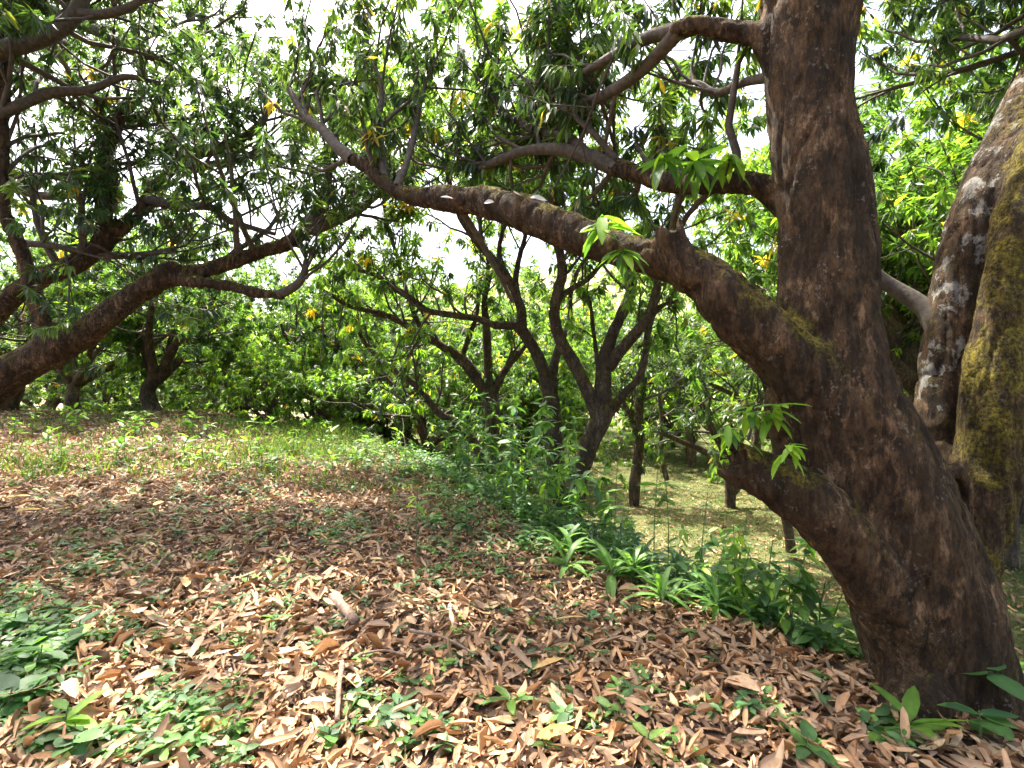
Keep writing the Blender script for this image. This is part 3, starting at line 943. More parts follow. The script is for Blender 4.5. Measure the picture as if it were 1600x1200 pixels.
bank_tree('F', 51, 'grey-brown mango tree with fan of crooked limbs, on the bank left of centre', [
    [(790, 820, dF, 18), (778, 760, dF, 17), (774, 700, dF, 16), (770, 650, dF, 16), (766, 620, dF, 15), (760, 600, dF, 14)],
    [(764, 615, dF, 13), (745, 590, dF, 13), (722, 562, 9.1, 11), (690, 540, 9.0, 8), (655, 520, 9.0, 7), (620, 500, 8.9, 6), (590, 488, 8.9, 5), (545, 478, 8.8, 4), (500, 450, 8.8, 3)],
    [(768, 620, dF, 9), (782, 590, dF, 8), (795, 570, dF, 7), (812, 552, dF, 5), (835, 520, 9.3, 4)],
    [(764, 605, dF, 9), (762, 560, dF, 9), (760, 510, dF, 8), (757, 470, 9.1, 6), (765, 420, 9.1, 5), (750, 350, 9.1, 4), (760, 240, 9.1, 3)],
    [(768, 740, 9.1, 10), (740, 690, 9.0, 9), (715, 662, 8.9, 8), (685, 645, 8.8, 7), (662, 615, 8.8, 6), (640, 595, 8.7, 6), (610, 575, 8.7, 5), (580, 548, 8.6, 4), (560, 520, 8.6, 3)],
    [(720, 560, 9.1, 6), (735, 520, 9.1, 5), (745, 490, 9.1, 4), (752, 430, 9.1, 3)],
    [(660, 520, 9.0, 5), (640, 470, 9.0, 4), (620, 400, 9.0, 4), (600, 320, 9.0, 3), (610, 220, 9., 2.5)],
], (.22, .38, .28, .11, .03), [(1, .4, 12, (.6, 1.3), 1, (0, 0, .3)), (2, .4, 5, (.5, .9), 1, (0, 0, .3)), (3, .45, 9, (.6, 1.3), 1, (0, 0, .3)), (3, .8, 4, (.8, 1.4), 2, (0, 0, .3)), (4, .45, 9, (.5, 1.), 1, (0, 0, .2)),
                               (5, .4, 5, (.5, 1.0), 1, (0, 0, .3)), (6, .3, 10, (.6, 1.3), 1, (0, 0, .3)), (6, .7, 4, (.8, 1.3), 2, (0, 0, .3))], 1.7)

# ------------------------------------------------------------------ orchard trees behind: a few built, the rest copied
def proto_tree(seed, H, nl, pal, trunk_h, spread, leaf=.165, k=(0, 4, 4, 4), up=.06, near=False):
    T = Tree(seed, pal)
    rng = T.rng
    g = Geo()
    tp = catmull(np.array([[0, 0, -.5, .24], [0, 0, 0, .2], [rng.normal(0, .08), rng.normal(0, .08), trunk_h * .6, .17], [rng.normal(0, .12), rng.normal(0, .12), trunk_h, .16]]), 5)
    Vt, Ft = tubes([tp[:, :3]], [tp[:, 3]], 12)
    trunk = mk_mesh('trunk', Vt + rng.normal(0, .006, Vt.shape), [Ft], None, M_BARKF)
    limbs_ = []
    top = tp[-1, :3]
    for i in range(nl):
        az = i / nl * 6.283 + rng.uniform(-.4, .4)
        el = rng.uniform(.35, 1.05) if i < nl - 1 else 1.35
        R = spread * rng.uniform(.75, 1.1)
        tgt = top + np.array([math.cos(az) * math.cos(el), math.sin(az) * math.cos(el), math.sin(el)]) * R
        tgt[2] = min(tgt[2], H * .8)
        mid = (top * .55 + tgt * .45) + np.array([0, 0, -.1]) + rng.normal(0, .15, 3)
        ch = catmull(np.array([[*(top - [0, 0, .12]), .12], [*mid, .085], [*tgt, .035]]), 5)
        Vt, Ft = tubes([ch[:, :3]], [ch[:, 3]], 8)
        limbs_.append(mk_mesh('limb', Vt, [Ft], None, M_BARKF))
        T.spawn(ch, .3, 7, (.9, 1.8), 2, up=up, bias=(0, 0, .05), along=.6, k=k)
    tw = T.twigs_mesh('branches', M_TWIG)
    cr = T.crown_mesh('crown', 18 if near else 19, leaf * .88, .28 if near else .30, 4 if near else 2, M_FAR, hang=(.3, 1.2))
    print('proto', seed, 'ros', len(T.ros))
    return trunk, limbs_, tw, cr


protos = [
    proto_tree(101, 5.6, 6, (.36, .38, .18, .07, .006), .9, 2.5),
    proto_tree(102, 6.4, 6, (.30, .38, .22, .09, .012), 1.3, 2.9),
    proto_tree(103, 5.0, 5, (.36, .36, .18, .09, .006), .8, 2.2),
    proto_tree(104, 4.6, 5, (.12, .34, .34, .19, .012), 1.0, 2.1),
    proto_tree(105, 7.2, 8, (.26, .38, .25, .09, .012), 2.5, 2.8, leaf=.14, near=True, up=.1),
    proto_tree(106, 2.6, 5, (.08, .22, .32, .36, .01), .5, 1.35, leaf=.2, k=(0, 3, 3, 3)),
]


def place_tree(px, d, pi, sc, label, rz, dz=0.0, z=None):
    x = (px - 800) / FPX * d
    g = float(hz(x, d)) if z is None else z
    r = root('mango_tree', (x, d, g + dz), label, 'tree', 'mango trees further back in the orchard')
    r.rotation_euler = (0, 0, rz)
    r.scale = (sc, sc, sc)
    tr, ls, tw, cr = protos[pi]
    obj('trunk', tr, r)
    for l in ls:
        obj('limb', l, r)
    obj('branches', tw, r)['kind'] = 'stuff'
    obj('crown', cr, r)['kind'] = 'stuff'
    return r


BACK = [
    (240, 15.0, 0, 1.18, 'dark spreading mango tree on the crest, limbs fanning low above the litter'),
    (120, 18.0, 1, 1.18, 'mango tree behind the crest, seen under the long left limb'),
    (425, 14.0, 5, .62, 'rounded mango bush with bright lime new leaves behind the crest'),
    (500, 14.6, 5, .5, 'smaller lime-leaved mango bush beside the sunlit grass'),
    (10, 14.0, 2, 1.30, 'shaded mango tree at left edge behind the leaning trunk'),
    (500, 17.5, 0, 1.18, 'dark-trunked mango tree just over the crest beside the sunlit grass'),
    (380, 21.0, 1, 1.12, 'mango tree between the crest tree and the dark-trunked tree'),
    (625, 21.0, 2, 1.18, 'mango tree standing beyond the sunlit grass band'),
    (560, 27.0, 1, 1.30, 'taller mango behind the sunlit grass band'),
    (700, 26.0, 1, 1.30, 'mango tree seen through the crooked limbs of the bank tree'),
    (820, 24.0, 1, 1.30, 'pale green mango seen between the two bank trunks'),
    (930, 30.0, 3, 1.62, 'mango tree at the far end of the lawn behind the V-shaped tree'),
    (1080, 21.0, 3, 1.13, 'light green mango tree on the lawn, low bright crown'),
    (1010, 24.5, 3, 1.62, 'mango at the back of the lawn'),
    (1180, 25.0, 1, 1.30, 'mango at the lawn edge right of the small lawn tree'),
    (1420, 15.0, 1, 1.24, 'leafy mango between the big trunk and the lichen limb'),
    (1500, 20.0, 0, 1.18, 'dark mango behind the lichen-spotted limb'),
    (1450, 7.6, 4, 1.25, 'tall mango close behind the fork, leaves filling the gap between trunk and lichen limb'),
    (1560, 9.0, 4, 1.45, 'high-crowned mango at the right edge, above and behind the lichen limb'),
    (1590, 12.0, 4, 1.40, 'mango tree at right edge behind the mossy limb'),
    (1480, 10.5, 4, 1.21, 'tall leafy mango filling the gap right of the big trunk'),
    (200, 26.0, 1, 1.30, 'far mango behind the crest tree'),
    (60, 24.0, 1, 1.30, 'far mango behind the left limb'),
    (310, 30.0, 3, 1.62, 'far mango above the middle of the crest'),
    (450, 33.0, 3, 1.62, 'far mango between the crest and the grass band'),
    (1340, 30.0, 1, 1.30, 'far mango right of the big trunk'),
    (880, 38.0, 1, 1.30, 'far mango at the foot of the hill'),
    (660, 38.0, 1, 1.30, 'far mango left of the hill foot'),
    (1120, 36.0, 1, 1.30, 'far mango under the pale hillside'),
    (668, 13.2, 2, 0.95, 'leafy mango low on the slope between the grass band and the crooked-limbed tree'),
    (575, 19.0, 3, 1.10, 'light green mango right behind the sunlit grass band'),
    (1275, 16.5, 3, 1.15, 'bright green mango showing between the arching limb and the big trunk'),
    (815, 16.0, 3, 1.05, 'mango tree down the bank behind the reddish trunk'),
    (760, 18.0, 1, 1.21, 'tall mango behind the crooked-limbed bank tree'),
    (740, 31.0, 3, 1.7, 'sunlit yellow-green mango far behind the crooked-limbed tree'),
    (990, 33.0, 3, 1.6, 'sunlit mango far behind the ivy-clad trunk'),
    (520, 24.0, 3, 1.6, 'sunlit yellow-green mango far behind the grass band'),
    (160, 34.0, 3, 1.8, 'pale far mango over the left part of the crest'),
    (1230, 33.0, 3, 1.6, 'sunlit far mango beside the big trunk, over the lawn'),
]
rb = np.random.default_rng(77)
for (px, d, pi, sc, lab) in BACK:
    place_tree(px, d, pi, sc, lab, rb.uniform(0, 6.28))

# small trees standing on the lawn
def lawn_tree(seed, label, limbs, spawns, mat=None, leafs=10, pal=(.35, .38, .2, .05, .01)):
    T = Tree(seed, pal)
    ch = [catmull(limb(x), 5) for x in limbs]
    b = ch[0][0]
    r = root('mango_tree', (b[0], b[1], float(hz(b[0], b[1]))), label, 'tree', 'small trees standing on the lawn')
    for n, c in enumerate(ch):
        Vt, Ft = tubes([c[:, :3]], [c[:, 3]], 9)
        child('trunk' if n == 0 else 'limb', mk_mesh('limb', Vt, [Ft], None, M_BARK2), r)
    for (ix, t0, n, L, lvl, bias) in spawns:
        T.spawn(ch[ix], t0, n, L, lvl, bias=bias)
    child('branches', T.twigs_mesh('branches', M_TWIG), r)['kind'] = 'stuff'
    child('crown', T.crown_mesh('crown', leafs, .2, .26, 4), r)['kind'] = 'stuff'


lawn_tree(61, 'straight ivy-clad trunk standing on the lawn behind the tall saplings', [
    [(991, 790, 13.6, 8), (992, 755, 13.6, 9), (996, 720, 13.6, 8), (1000, 680, 13.6, 8), (998, 640, 13.6, 7), (1005, 590, 13.6, 6), (1000, 540, 13.6, 5)],
    [(1000, 690, 13.6, 5), (985, 650, 13.6, 4), (970, 620, 13.6, 3)]],
    [(0, .6, 8, (.8, 1.5), 1, (0, 0, .2)), (0, .2, 8, (.15, .3), 0, (0, 0, 0)), (1, .3, 5, (.6, 1.2), 1, (0, 0, .2))])
lawn_tree(62, 'little forked mango tree on the lawn left of the broken limb', [
    [(1141, 792, 13.2, 8), (1141, 765, 13.2, 8), (1138, 740, 13.2, 8)],
    [(1140, 745, 13.2, 6), (1130, 705, 13.2, 5), (1112, 670, 13.2, 5), (1100, 640, 13.1, 4), (1075, 600, 13, 3)],
    [(1146, 770, 13.2, 6), (1158, 752, 13.2, 6), (1172, 720, 13.2, 5), (1180, 690, 13.2, 4), (1190, 620, 13.2, 3)],
    [(1134, 725, 13.2, 5), (1100, 705, 13.2, 5), (1065, 690, 13.1, 4), (1028, 674, 13, 3)]],
    [(1, .4, 8, (.8, 1.5), 1, (0, 0, .3)), (2, .4, 9, (.8, 1.5), 1, (0, 0, .3)), (3, .6, 3, (.5, .9), 1, (0, 0, .2)), (1, .8, 4, (1., 1.6), 2, (0, 0, .3))], pal=(.25, .4, .25, .08, .01))
lawn_tree(63, 'thin crooked bare stem on the far lawn', [
    [(1042, 750, 16.2, 4), (1036, 725, 16.2, 4), (1032, 700, 16.2, 3.5), (1034, 660, 16.2, 3), (1030, 620, 16.2, 3)]],
    [(0, .7, 6, (.8, 1.3), 1, (0, 0, .2))])
lawn_tree(64, 'short dark trunk at the back of the lawn', [
    [(1082, 730, 19., 6), (1080, 710, 19., 6), (1078, 690, 19., 5), (1072, 660, 19., 4), (1060, 630, 19, 3)]],
    [(0, .5, 8, (1., 1.6), 1, (0, 0, .2))])
lawn_tree(65, 'thin grey trunk standing under the broken limb', [
    [(1236, 862, 9.3, 8), (1232, 830, 9.3, 7), (1224, 790, 9.3, 7), (1218, 740, 9.3, 6), (1210, 690, 9.3, 6), (1205, 640, 9.3, 5), (1190, 580, 9.3, 4)],
    [(1212, 700, 9.3, 5), (1180, 650, 9.3, 4), (1150, 620, 9.2, 4), (1110, 600, 9.1, 3)]],
    [(0, .7, 7, (.6, 1.1), 1, (0, 0, .3)), (1, .3, 8, (.6, 1.1), 1, (0, 0, .3))])

# ------------------------------------------------------------------ wooded hillside far behind
rh = np.random.default_rng(5)
g = Geo()
for i in range(150):
    y = rh.uniform(62, 210)
    x = rh.uniform(-.95, .95) * y
    R = rh.uniform(2.5, 5.5)
    n = 420
    d = nrm(rh.normal(0, 1, (n, 3)))
    d[:, 2] = np.abs(d[:, 2]) * .9
    pos = d * R * rh.uniform(.75, 1.05, (n, 1)) * np.array([1, 1, .8]) + np.array([x, y, float(hz(x, y)) + .2])
    c = np.where(rh.uniform(0, 1, (n, 1)) < .25, GREEN['light'], GREEN['mid']) * rh.uniform(.8, 1.3, (n, 1)) * rh.uniform(.8, 1.3)
    g.add(*leaves(rh, pos, nrm(rh.normal(0, 1, (n, 3)) - [0, 0, .5]), d + rh.normal(0, .4, (n, 3)), rh.uniform(.5, 1.1, n), rh.uniform(.4, .7, n), c, 2))
fw = obj('far_wood', g.mesh('far_wood', M_FAR))
tag(fw, 'sunlit scrub and trees scattered over the far hillside', 'wood', kind='stuff')

# ------------------------------------------------------------------ leaf litter
BROWN = np.array([[.49, .285, .135], [.43, .225, .095], [.30, .15, .062], [.54, .355, .19], [.17, .09, .042], [.44, .30, .18], [.50, .255, .095], [.58, .42, .25]])
rl = np.random.default_rng(8)


def litter_points(n, ymax):
    # denser towards the camera so that every leaf is seen at its own size
    y = .9 + (ymax - .9) * rl.uniform(0, 1, n) ** 1.15
    x = rl.uniform(-1.12, 1.15, n) * y + rl.normal(0, .3, n)
    return x, y


def litter_density(x, y):
    s = (x - edge_x(y)) * .85
    f = 1 - sstep(.1, 1.1, s) * .80
    f *= 1 - sstep(8.5, 13, y) * .35
    nz = np.array([noise.noise(Vector((a * .8, b * .8, 1.7))) for a, b in zip(x, y)])
    return f * np.clip(.92 + .35 * nz, 0, 1)


def lay(x, y, n, Lr=(.055, .155), lift=.0):
    z = hz(x, y)
    Nt = terrain_normal(x, y)
    Nn = nrm(Nt + rl.normal(0, .38, (n, 3)))
    th = rl.uniform(0, 6.283, n)
    D = np.stack([np.cos(th), np.sin(th), np.zeros(n)], -1)
    D = nrm(D - Nn * np.sum(D * Nn, 1, keepdims=True))
    L = rl.uniform(*Lr, n)
    W = L * rl.uniform(.22, .36, n)
    brk = rl.uniform(0, 1, n) < .25            # torn halves
    L = np.where(brk, L * rl.uniform(.35, .6, n), L)
    Pb = np.stack([x, y, z], -1) - D * (L / 2)[:, None] + Nt * (rl.uniform(.004, .045, n) + lift)[:, None]
    return Pb, D, Nn, L, W


NL = 60000
x, y = litter_points(NL, 15)
k_ = rl.uniform(0, 1, NL) < litter_density(x, y)
x, y = x[k_], y[k_]
n = len(x)
Pb, D, Nn, L, W = lay(x, y, n)
c = BROWN[rl.choice(8, n, p=[.22, .2, .15, .10, .13, .09, .07, .04])] * rl.uniform(.55, 1.2, (n, 1))
Vt, Ft, Ct = leaves(rl, Pb, D, Nn, L, W, c, 13, fold=rl.uniform(-.3, .8, n), droop=rl.normal(.03, .24, n), curl=rl.normal(.1, .65, n), rough=.2)
lit = obj('leaf_litter', mk_mesh('leaf_litter', Vt, [Ft], Ct, M_LIT))
tag(lit, 'thick carpet of dry brown mango leaves over the upper slope', 'leaf litter', kind='stuff')
print('litter', n)
# crumbled bits between the leaves
n = 14000
x, y = litter_points(n, 9)
k_ = rl.uniform(0, 1, n) < litter_density(x, y)
x, y = x[k_], y[k_]
n = len(x)
Pb, D, Nn, L, W = lay(x, y, n, (.02, .055), .02)
g = Geo()
g.add(*leaves(rl, Pb, D, Nn, L, W * 1.6, BROWN[rl.choice(8, n)] * rl.uniform(.4, 1.15, (n, 1)), 4, fold=.3, droop=.1))
tag(obj('leaf_crumbs', g.mesh('leaf_crumbs', M_LIT)), 'broken bits of dry leaf between the larger leaves', 'leaf litter', kind='stuff')
# sparse litter on the lower lawn and the far slope
n = 7000
y = 6 + 18 * rl.uniform(0, 1, n) ** .9
x = edge_x(y) + 1.5 + rl.uniform(0, 1, n) * (y * 1.1 - edge_x(y))
Pb, D, Nn, L, W = lay(x, y, n)
c = BROWN[rl.choice(8, n)] * rl.uniform(.7, 1.2, (n, 1))
g = Geo()
g.add(*leaves(rl, Pb, D, Nn, L, W, c, 4, fold=.3, droop=.05))
tag(obj('lawn_litter', g.mesh('lawn_litter', M_LIT)), 'scattered dry leaves on the lower lawn', 'leaf litter', kind='stuff')

# the leaves that show largest, one by one
fl_mesh = []
for i in range(60):
    Lf = rl.uniform(.10, .165)
    c = BROWN[rl.choice(8, 1, p=[.24, .22, .08, .16, .04, .1, .09, .07])] * rl.uniform(.85, 1.2)
    Vt, Ft, Ct = leaves(rl, np.array([[-Lf / 2, 0, 0]]), np.array([[1., 0, 0]]), np.array([[0, 0, 1.]]), np.array([Lf]), np.array([Lf * rl.uniform(.26, .42)]), c, 13,
                        fold=rl.uniform(-.3, .8), droop=rl.normal(.03, .26), curl=rl.normal(.2, .8), rough=.17)
    fl_mesh.append(mk_mesh('fallen_leaf', Vt, [Ft], Ct, M_LIT))


def set_on_ground(o, x, y, lift, tilt, rz, sc=1.0):
    nn = Vector(terrain_normal(np.array([x]), np.array([y]))[0])
    q = nn.to_track_quat('Z', 'Y')
    m = Matrix.Translation((x, y, float(hz(x, y)) + lift)) @ q.to_matrix().to_4x4() @ Matrix.Rotation(rz, 4, 'Z') @ Matrix.Rotation(tilt[0], 4, 'X') @ Matrix.Rotation(tilt[1], 4, 'Y') @ Matrix.Scale(sc, 4)
    o.matrix_world = m


cnt = 0
while cnt < 280:
    px = rl.uniform(5, 1480)
    py = 1195 - 300 * rl.uniform(0, 1) ** 1.3
    if px > 1340 and py < 1100:
        continue
    gpt = G(px, py)
    if gpt[0] > edge_x(gpt[1]) + .15:
        continue
    o = obj('fallen_leaf', fl_mesh[rl.integers(60)])
    set_on_ground(o, gpt[0], gpt[1], rl.uniform(.035, .075), rl.normal(0, .36, 2), rl.uniform(0, 6.28), rl.uniform(.8, 1.2))
    tag(o, 'dry brown mango leaf lying among others in the litter nearest the camera', 'leaf', 'dry leaves in the nearest litter')
    cnt += 1


def special_leaf(px, py, col, L, label, wr=.3, rz=0.0, lift=.08, tilt=(.2, .0), curl=.15):
    gpt = G(px, py)
    Vt, Ft, Ct = leaves(rl, np.array([[-L / 2, 0, 0]]), np.array([[1., 0, 0]]), np.array([[0, 0, 1.]]), np.array([L]), np.array([L * wr]), np.array([col]), 12, fold=.2, droop=.05, curl=curl, rough=.06)
    o = obj('fallen_leaf', mk_mesh('fallen_leaf', Vt, [Ft], Ct, M_LIT))
    set_on_ground(o, gpt[0], gpt[1], lift, tilt, rz)
    tag(o, label, 'leaf')


special_leaf(868, 1176, (.62, .47, .04), .17, 'bright yellow fallen leaf at the bottom edge of the litter', .36, 2.0)
special_leaf(290, 926, (.60, .42, .16), .24, 'long pale yellow-tan leaf lying on dark litter beside small green sprigs', .3, .9)
special_leaf(512, 1096, (.35, .42, .06), .15, 'half-green yellow fallen leaf beside an upright stick', .4, 1.1, .1, (.5, .1))
special_leaf(46, 808, (.58, .38, .03), .2, 'yellow fallen leaf at far left, lower of two', .34, .2)
special_leaf(30, 786, (.58, .40, .04), .2, 'yellow fallen leaf at far left, upper of two', .3, -.3)
special_leaf(248, 797, (.58, .36, .05), .18, 'small orange-yellow leaf on mid-slope litter', .35, .6)
special_leaf(858, 1062, (.42, .28, .07), .2, 'ochre leaf with dark edge in the centre litter', .36, .3)
special_leaf(890, 985, (.50, .36, .12), .2, 'curled straw-coloured leaf beside a green seedling', .3, 1.0)
special_leaf(1424, 1131, (.62, .36, .03), .10, 'small orange-yellow leaf by the base of the big trunk', .5, .4)


# ------------------------------------------------------------------ sticks
def stick(pts, label, r0, r1, cat='stick', name='stick'):
    A_ = np.array(pts)
    ch = catmull(np.c_[A_, np.linspace(r0, r1, len(A_))], 5)
    Vt, Ft = tubes([ch[:, :3]], [ch[:, 3]], 8)
    Vt = Vt + rl.normal(0, r0 * .08, Vt.shape)
    nv = len(Vt)
    caps = [np.array([[0, 1, 2, 3], [0, 3, 4, 7], [4, 5, 6, 7]])[:, ::-1], np.array([[0, 1, 2, 3], [0, 3, 4, 7], [4, 5, 6, 7]]) + nv - 8]
    o = obj(name, mk_mesh(name, Vt, [np.concatenate([Ft] + caps)], None, M_STICK))
    tag(o, label, cat)


def gp(px, py, up):
    q = G(px, py)
    q[2] += up
    return q


stick([gp(520, 950, .07), gp(535, 966, .075), gp(556, 990, .07)], 'short thick broken branch piece lying in the centre-left litter', .032, .028, 'log', 'branch_piece')
stick([gp(535, 1060, .07), gp(530, 1100, .09), gp(527, 1150, .06)], 'grey-brown stick pointing towards the camera at lower left of centre', .014, .011)
stick([gp(640, 1005, .07), gp(690, 1018, .08), gp(745, 1042, .06)], 'long thin curved twig lying across the centre litter', .011, .006)
stick([gp(560, 1042, .06), gp(600, 1040, .08), gp(632, 1046, .07)], 'thin dark twig lying sideways left of the curved twig', .007, .005)
stick([gp(240, 905, .05), gp(262, 880, .07), gp(300, 862, .05)], 'slim twig on shaded litter at left', .008, .005)
stick([gp(960, 890, .05), gp(900, 896, .07), gp(780, 894, .05)], 'straight straw-coloured twig near the strap-leaved plants', .006, .005)

# ------------------------------------------------------------------ ground cover: grass, low weeds
rw = np.random.default_rng(15)
g = Geo()


def blades(n, x, y, h, w, cols, lean=.35):
    z = hz(x, y)
    D = nrm(np.stack([rw.normal(0, lean, n), rw.normal(0, lean, n), np.ones(n)], -1))
    N = nrm(rw.normal(0, 1, (n, 3)))
    C = cols[rw.integers(0, len(cols), n)] * rw.uniform(.7, 1.3, (n, 1))
    g.add(*leaves(rw, np.stack([x, y, z], -1), D, N, h, w, C, 2, fold=.2, droop=.25))


GC = np.array([[.075, .14, .025], [.11, .18, .03], [.16, .20, .05], [.06, .11, .02]])
DRY = np.array([[.11, .135, .038], [.085, .14, .03], [.17, .16, .06], [.065, .12, .022]])
n = 15000                                   # crest band
y = rw.uniform(7.0, 16, n)
x = rw.uniform(-1.1, 0, n) * y * 1.0
x = np.where(rw.uniform(0, 1, n) < .5, x, edge_x(y) - np.abs(rw.normal(0, 1.6, n)))
nzv = np.array([noise.noise(Vector((a * .5, b * .7, 7.7))) for a, b in zip(x, y)])
k_ = (rw.uniform(0, 1, n) < np.clip(.02 + 1.5 * nzv + sstep(10, 13, y) * .15, 0, 1)) & (x < edge_x(y) + 2)
x, y = x[k_], y[k_]
blades(len(x), x, y, rw.uniform(.05, .20, len(x)), rw.uniform(.012, .026, len(x)), GC)
n = 5400
pp = np.array([G(a_, b_)[:2] for a_, b_ in zip(rw.normal(530, 90, n // 6), 662 + 60 * rw.uniform(0, 1, n // 6) ** 1.6)])
pp = np.repeat(pp, 6, 0) + rw.normal(0, .12, (n, 2))
blades(n, pp[:, 0], pp[:, 1], rw.uniform(.05, .30, n), rw.uniform(.010, .024, n), GC * 1.15, .5)
n = 2000
pp = np.array([G(a_, b_)[:2] for a_, b_ in zip(rw.uniform(0, 450, n // 5), 655 + 95 * rw.uniform(0, 1, n // 5) ** 1.3)])
pp = np.repeat(pp, 5, 0) + rw.normal(0, .12, (n, 2))
blades(n, pp[:, 0], pp[:, 1], rw.uniform(.06, .22, n), rw.uniform(.012, .028, n), GC)
n = 60000                                   # lower lawn
y = 5.5 + 21 * rw.uniform(0, 1, n) ** .8
x = edge_x(y) + 1.2 + rw.uniform(0, 1, n) * (y * 1.12 - edge_x(y))
blades(n, x, y, rw.uniform(.025, .07, n), rw.uniform(.012, .03, n), DRY, .8)
gr = obj('grass', g.mesh('grass', M_WEED))
tag(gr, 'short green and straw-coloured grass on the crest and the lower lawn', 'grass', kind='stuff')


def low_weeds(g, x, y, h, ln, cols, m=6, detail=8):
    """small leafy sprigs: m ovate leaves round a short stalk"""
    n = len(x)
    z = hz(x, y)
    ph = np.arange(m)[None] * 2.4 + rw.uniform(0, 6.28, (n, 1))
    rad = np.stack([np.cos(ph), np.sin(ph), np.zeros_like(ph)], -1)
    hh = h[:, None] * np.linspace(.4, 1, m)[None]
    tilt = rw.normal(0, .25, (n, 1, 2))
    Pb = np.stack([x, y, z], -1)[:, None] + np.concatenate([tilt * hh[..., None], hh[..., None]], -1)
    D = nrm(rad + np.array([0, 0, 1.]) * rw.uniform(-.25, .5, (n, m, 1)))
    N = np.array([0, 0, 1.]) + rw.normal(0, .25, (n, m, 3))
    L = ln[:, None] * rw.uniform(.6, 1.2, (n, m))
    C = (cols[rw.integers(0, len(cols), n)] * rw.uniform(.75, 1.25, (n, 1)))[:, None] * rw.uniform(.8, 1.2, (n, m, 1))
    g.add(*leaves(rw, Pb.reshape(-1, 3), D.reshape(-1, 3), N.reshape(-1, 3), L.ravel(), (L * .48).ravel(), C.reshape(-1, 3), detail, fold=.2, droop=.2))


WC = np.array([[.06, .145, .04], [.08, .175, .04], [.115, .22, .045], [.065, .13, .05]])
g = Geo()
spots = [  # pixel, spread in px, count, height, leaf length
    (45, 1010, 75, 55, 190, .10, .075), (20, 1090, 40, 30, 60, .10, .08), (300, 1135, 85, 45, 120, .08, .055), (230, 1170, 50, 25, 35, .07, .06), (650, 1140, 50, 40, 26, .07, .06), (560, 1110, 40, 40, 22, .06, .06),
    (120, 880, 110, 40, 120, .07, .06), (330, 800, 200, 70, 150, .08, .06), (60, 715, 120, 45, 70, .12, .08), (300, 720, 220, 55, 90, .13, .08), (520, 830, 60, 25, 70, .08, .06), (460, 735, 130, 50, 90, .15, .08),
    (210, 1000, 90, 45, 50, .06, .055), (450, 940, 120, 60, 50, .06, .055), (760, 870, 130, 35, 60, .07, .06), (900, 1000, 160, 60, 36, .06, .055), (1250, 1130, 120, 40, 24, .06, .06), (980, 1130, 120, 60, 30, .06, .06),
    (720, 800, 100, 40, 160, .15, .08), (640, 730, 80, 30, 180, .2, .09), (840, 830, 50, 30, 120, .12, .08), (560, 700, 100, 20, 130, .2, .09), (60, 1160, 60, 30, 25, .06, .07), (680, 900, 40, 30, 20, .07, .06),
    (150, 780, 150, 60, 60, .06, .05), (600, 960, 400, 160, 110, .05, .05), (1400, 1160, 50, 30, 12, .08, .08),
]
for (px, py, sx, sy, n, h, ln) in spots:
    X, Y = [], []
    for i in range(n):
        q = G(px + rw.normal(0, sx * .6), min(max(py + rw.normal(0, sy * .6), 640), 1260))
        X.append(q[0])
        Y.append(q[1])
    X, Y = np.array(X), np.array(Y)
    low_weeds(g, X, Y, rw.uniform(.4, 1.3, n) * h, rw.uniform(.7, 1.25, n) * ln, WC)
# the bank below the edge: a mass of leafy weeds
n = 1300
y = rw.uniform(2.9, 10.5, n)
x = edge_x(y) + np.abs(rw.normal(.15, .75, n))
hh = rw.uniform(.06, .30, n)
for f_ in (.5, 1.0):
    low_weeds(g, x + rw.normal(0, .05, n), y + rw.normal(0, .05, n), hh * f_, rw.uniform(.05, .11, n), WC * 1.05, 6)
gcov = obj('ground_cover', g.mesh('ground_cover', M_WEED))
tag(gcov, 'low green weeds and seedlings sprouting through the litter and over the bank', 'weeds', kind='stuff')

# ------------------------------------------------------------------ plants with leaves of their own
def leaf_mesh(L, W, col, detail=12, fold=.2, droop=.2, rough=.03, mat=None):
    Vt, Ft, Ct = leaves(rw, np.array([[0., 0, 0]]), np.array([[1., 0, 0]]), np.array([[0, 0, 1.]]), np.array([L]), np.array([W]), np.array([col]), detail, fold=fold, droop=droop, rough=rough)
    return mk_mesh('leaf', Vt, [Ft], Ct, mat or M_WEED)


def strap_mesh(L, W, col, droop):
    n = 7
    t = np.linspace(0, 1, n)
    w = W / 2 * np.interp(t, [0, .15, .5, .85, 1], [.35, .8, 1, .6, .03])
    a = droop * t * 1.5
    xx = np.concatenate([[0], np.cumsum(np.cos(a[:-1] + .0))]) * L / (n - 1)
    zz = np.concatenate([[0], np.cumsum(-np.sin(a[:-1]))]) * L / (n - 1)
    Vt = np.concatenate([np.stack([xx, -w, zz + w * .35], -1), np.stack([xx, 0 * w, zz], -1), np.stack([xx, w, zz + w * .35], -1)])
    q = []
    for i in range(n - 1):
        q += [[i, i + 1, n + i + 1, n + i], [n + i, n + i + 1, 2 * n + i + 1, 2 * n + i]]
    C_ = np.repeat(np.array([col]), 3 * n, 0)
    C_[n:2 * n] *= 1.5
    return mk_mesh('leaf', Vt, [np.array(q)], C_, M_WEED)


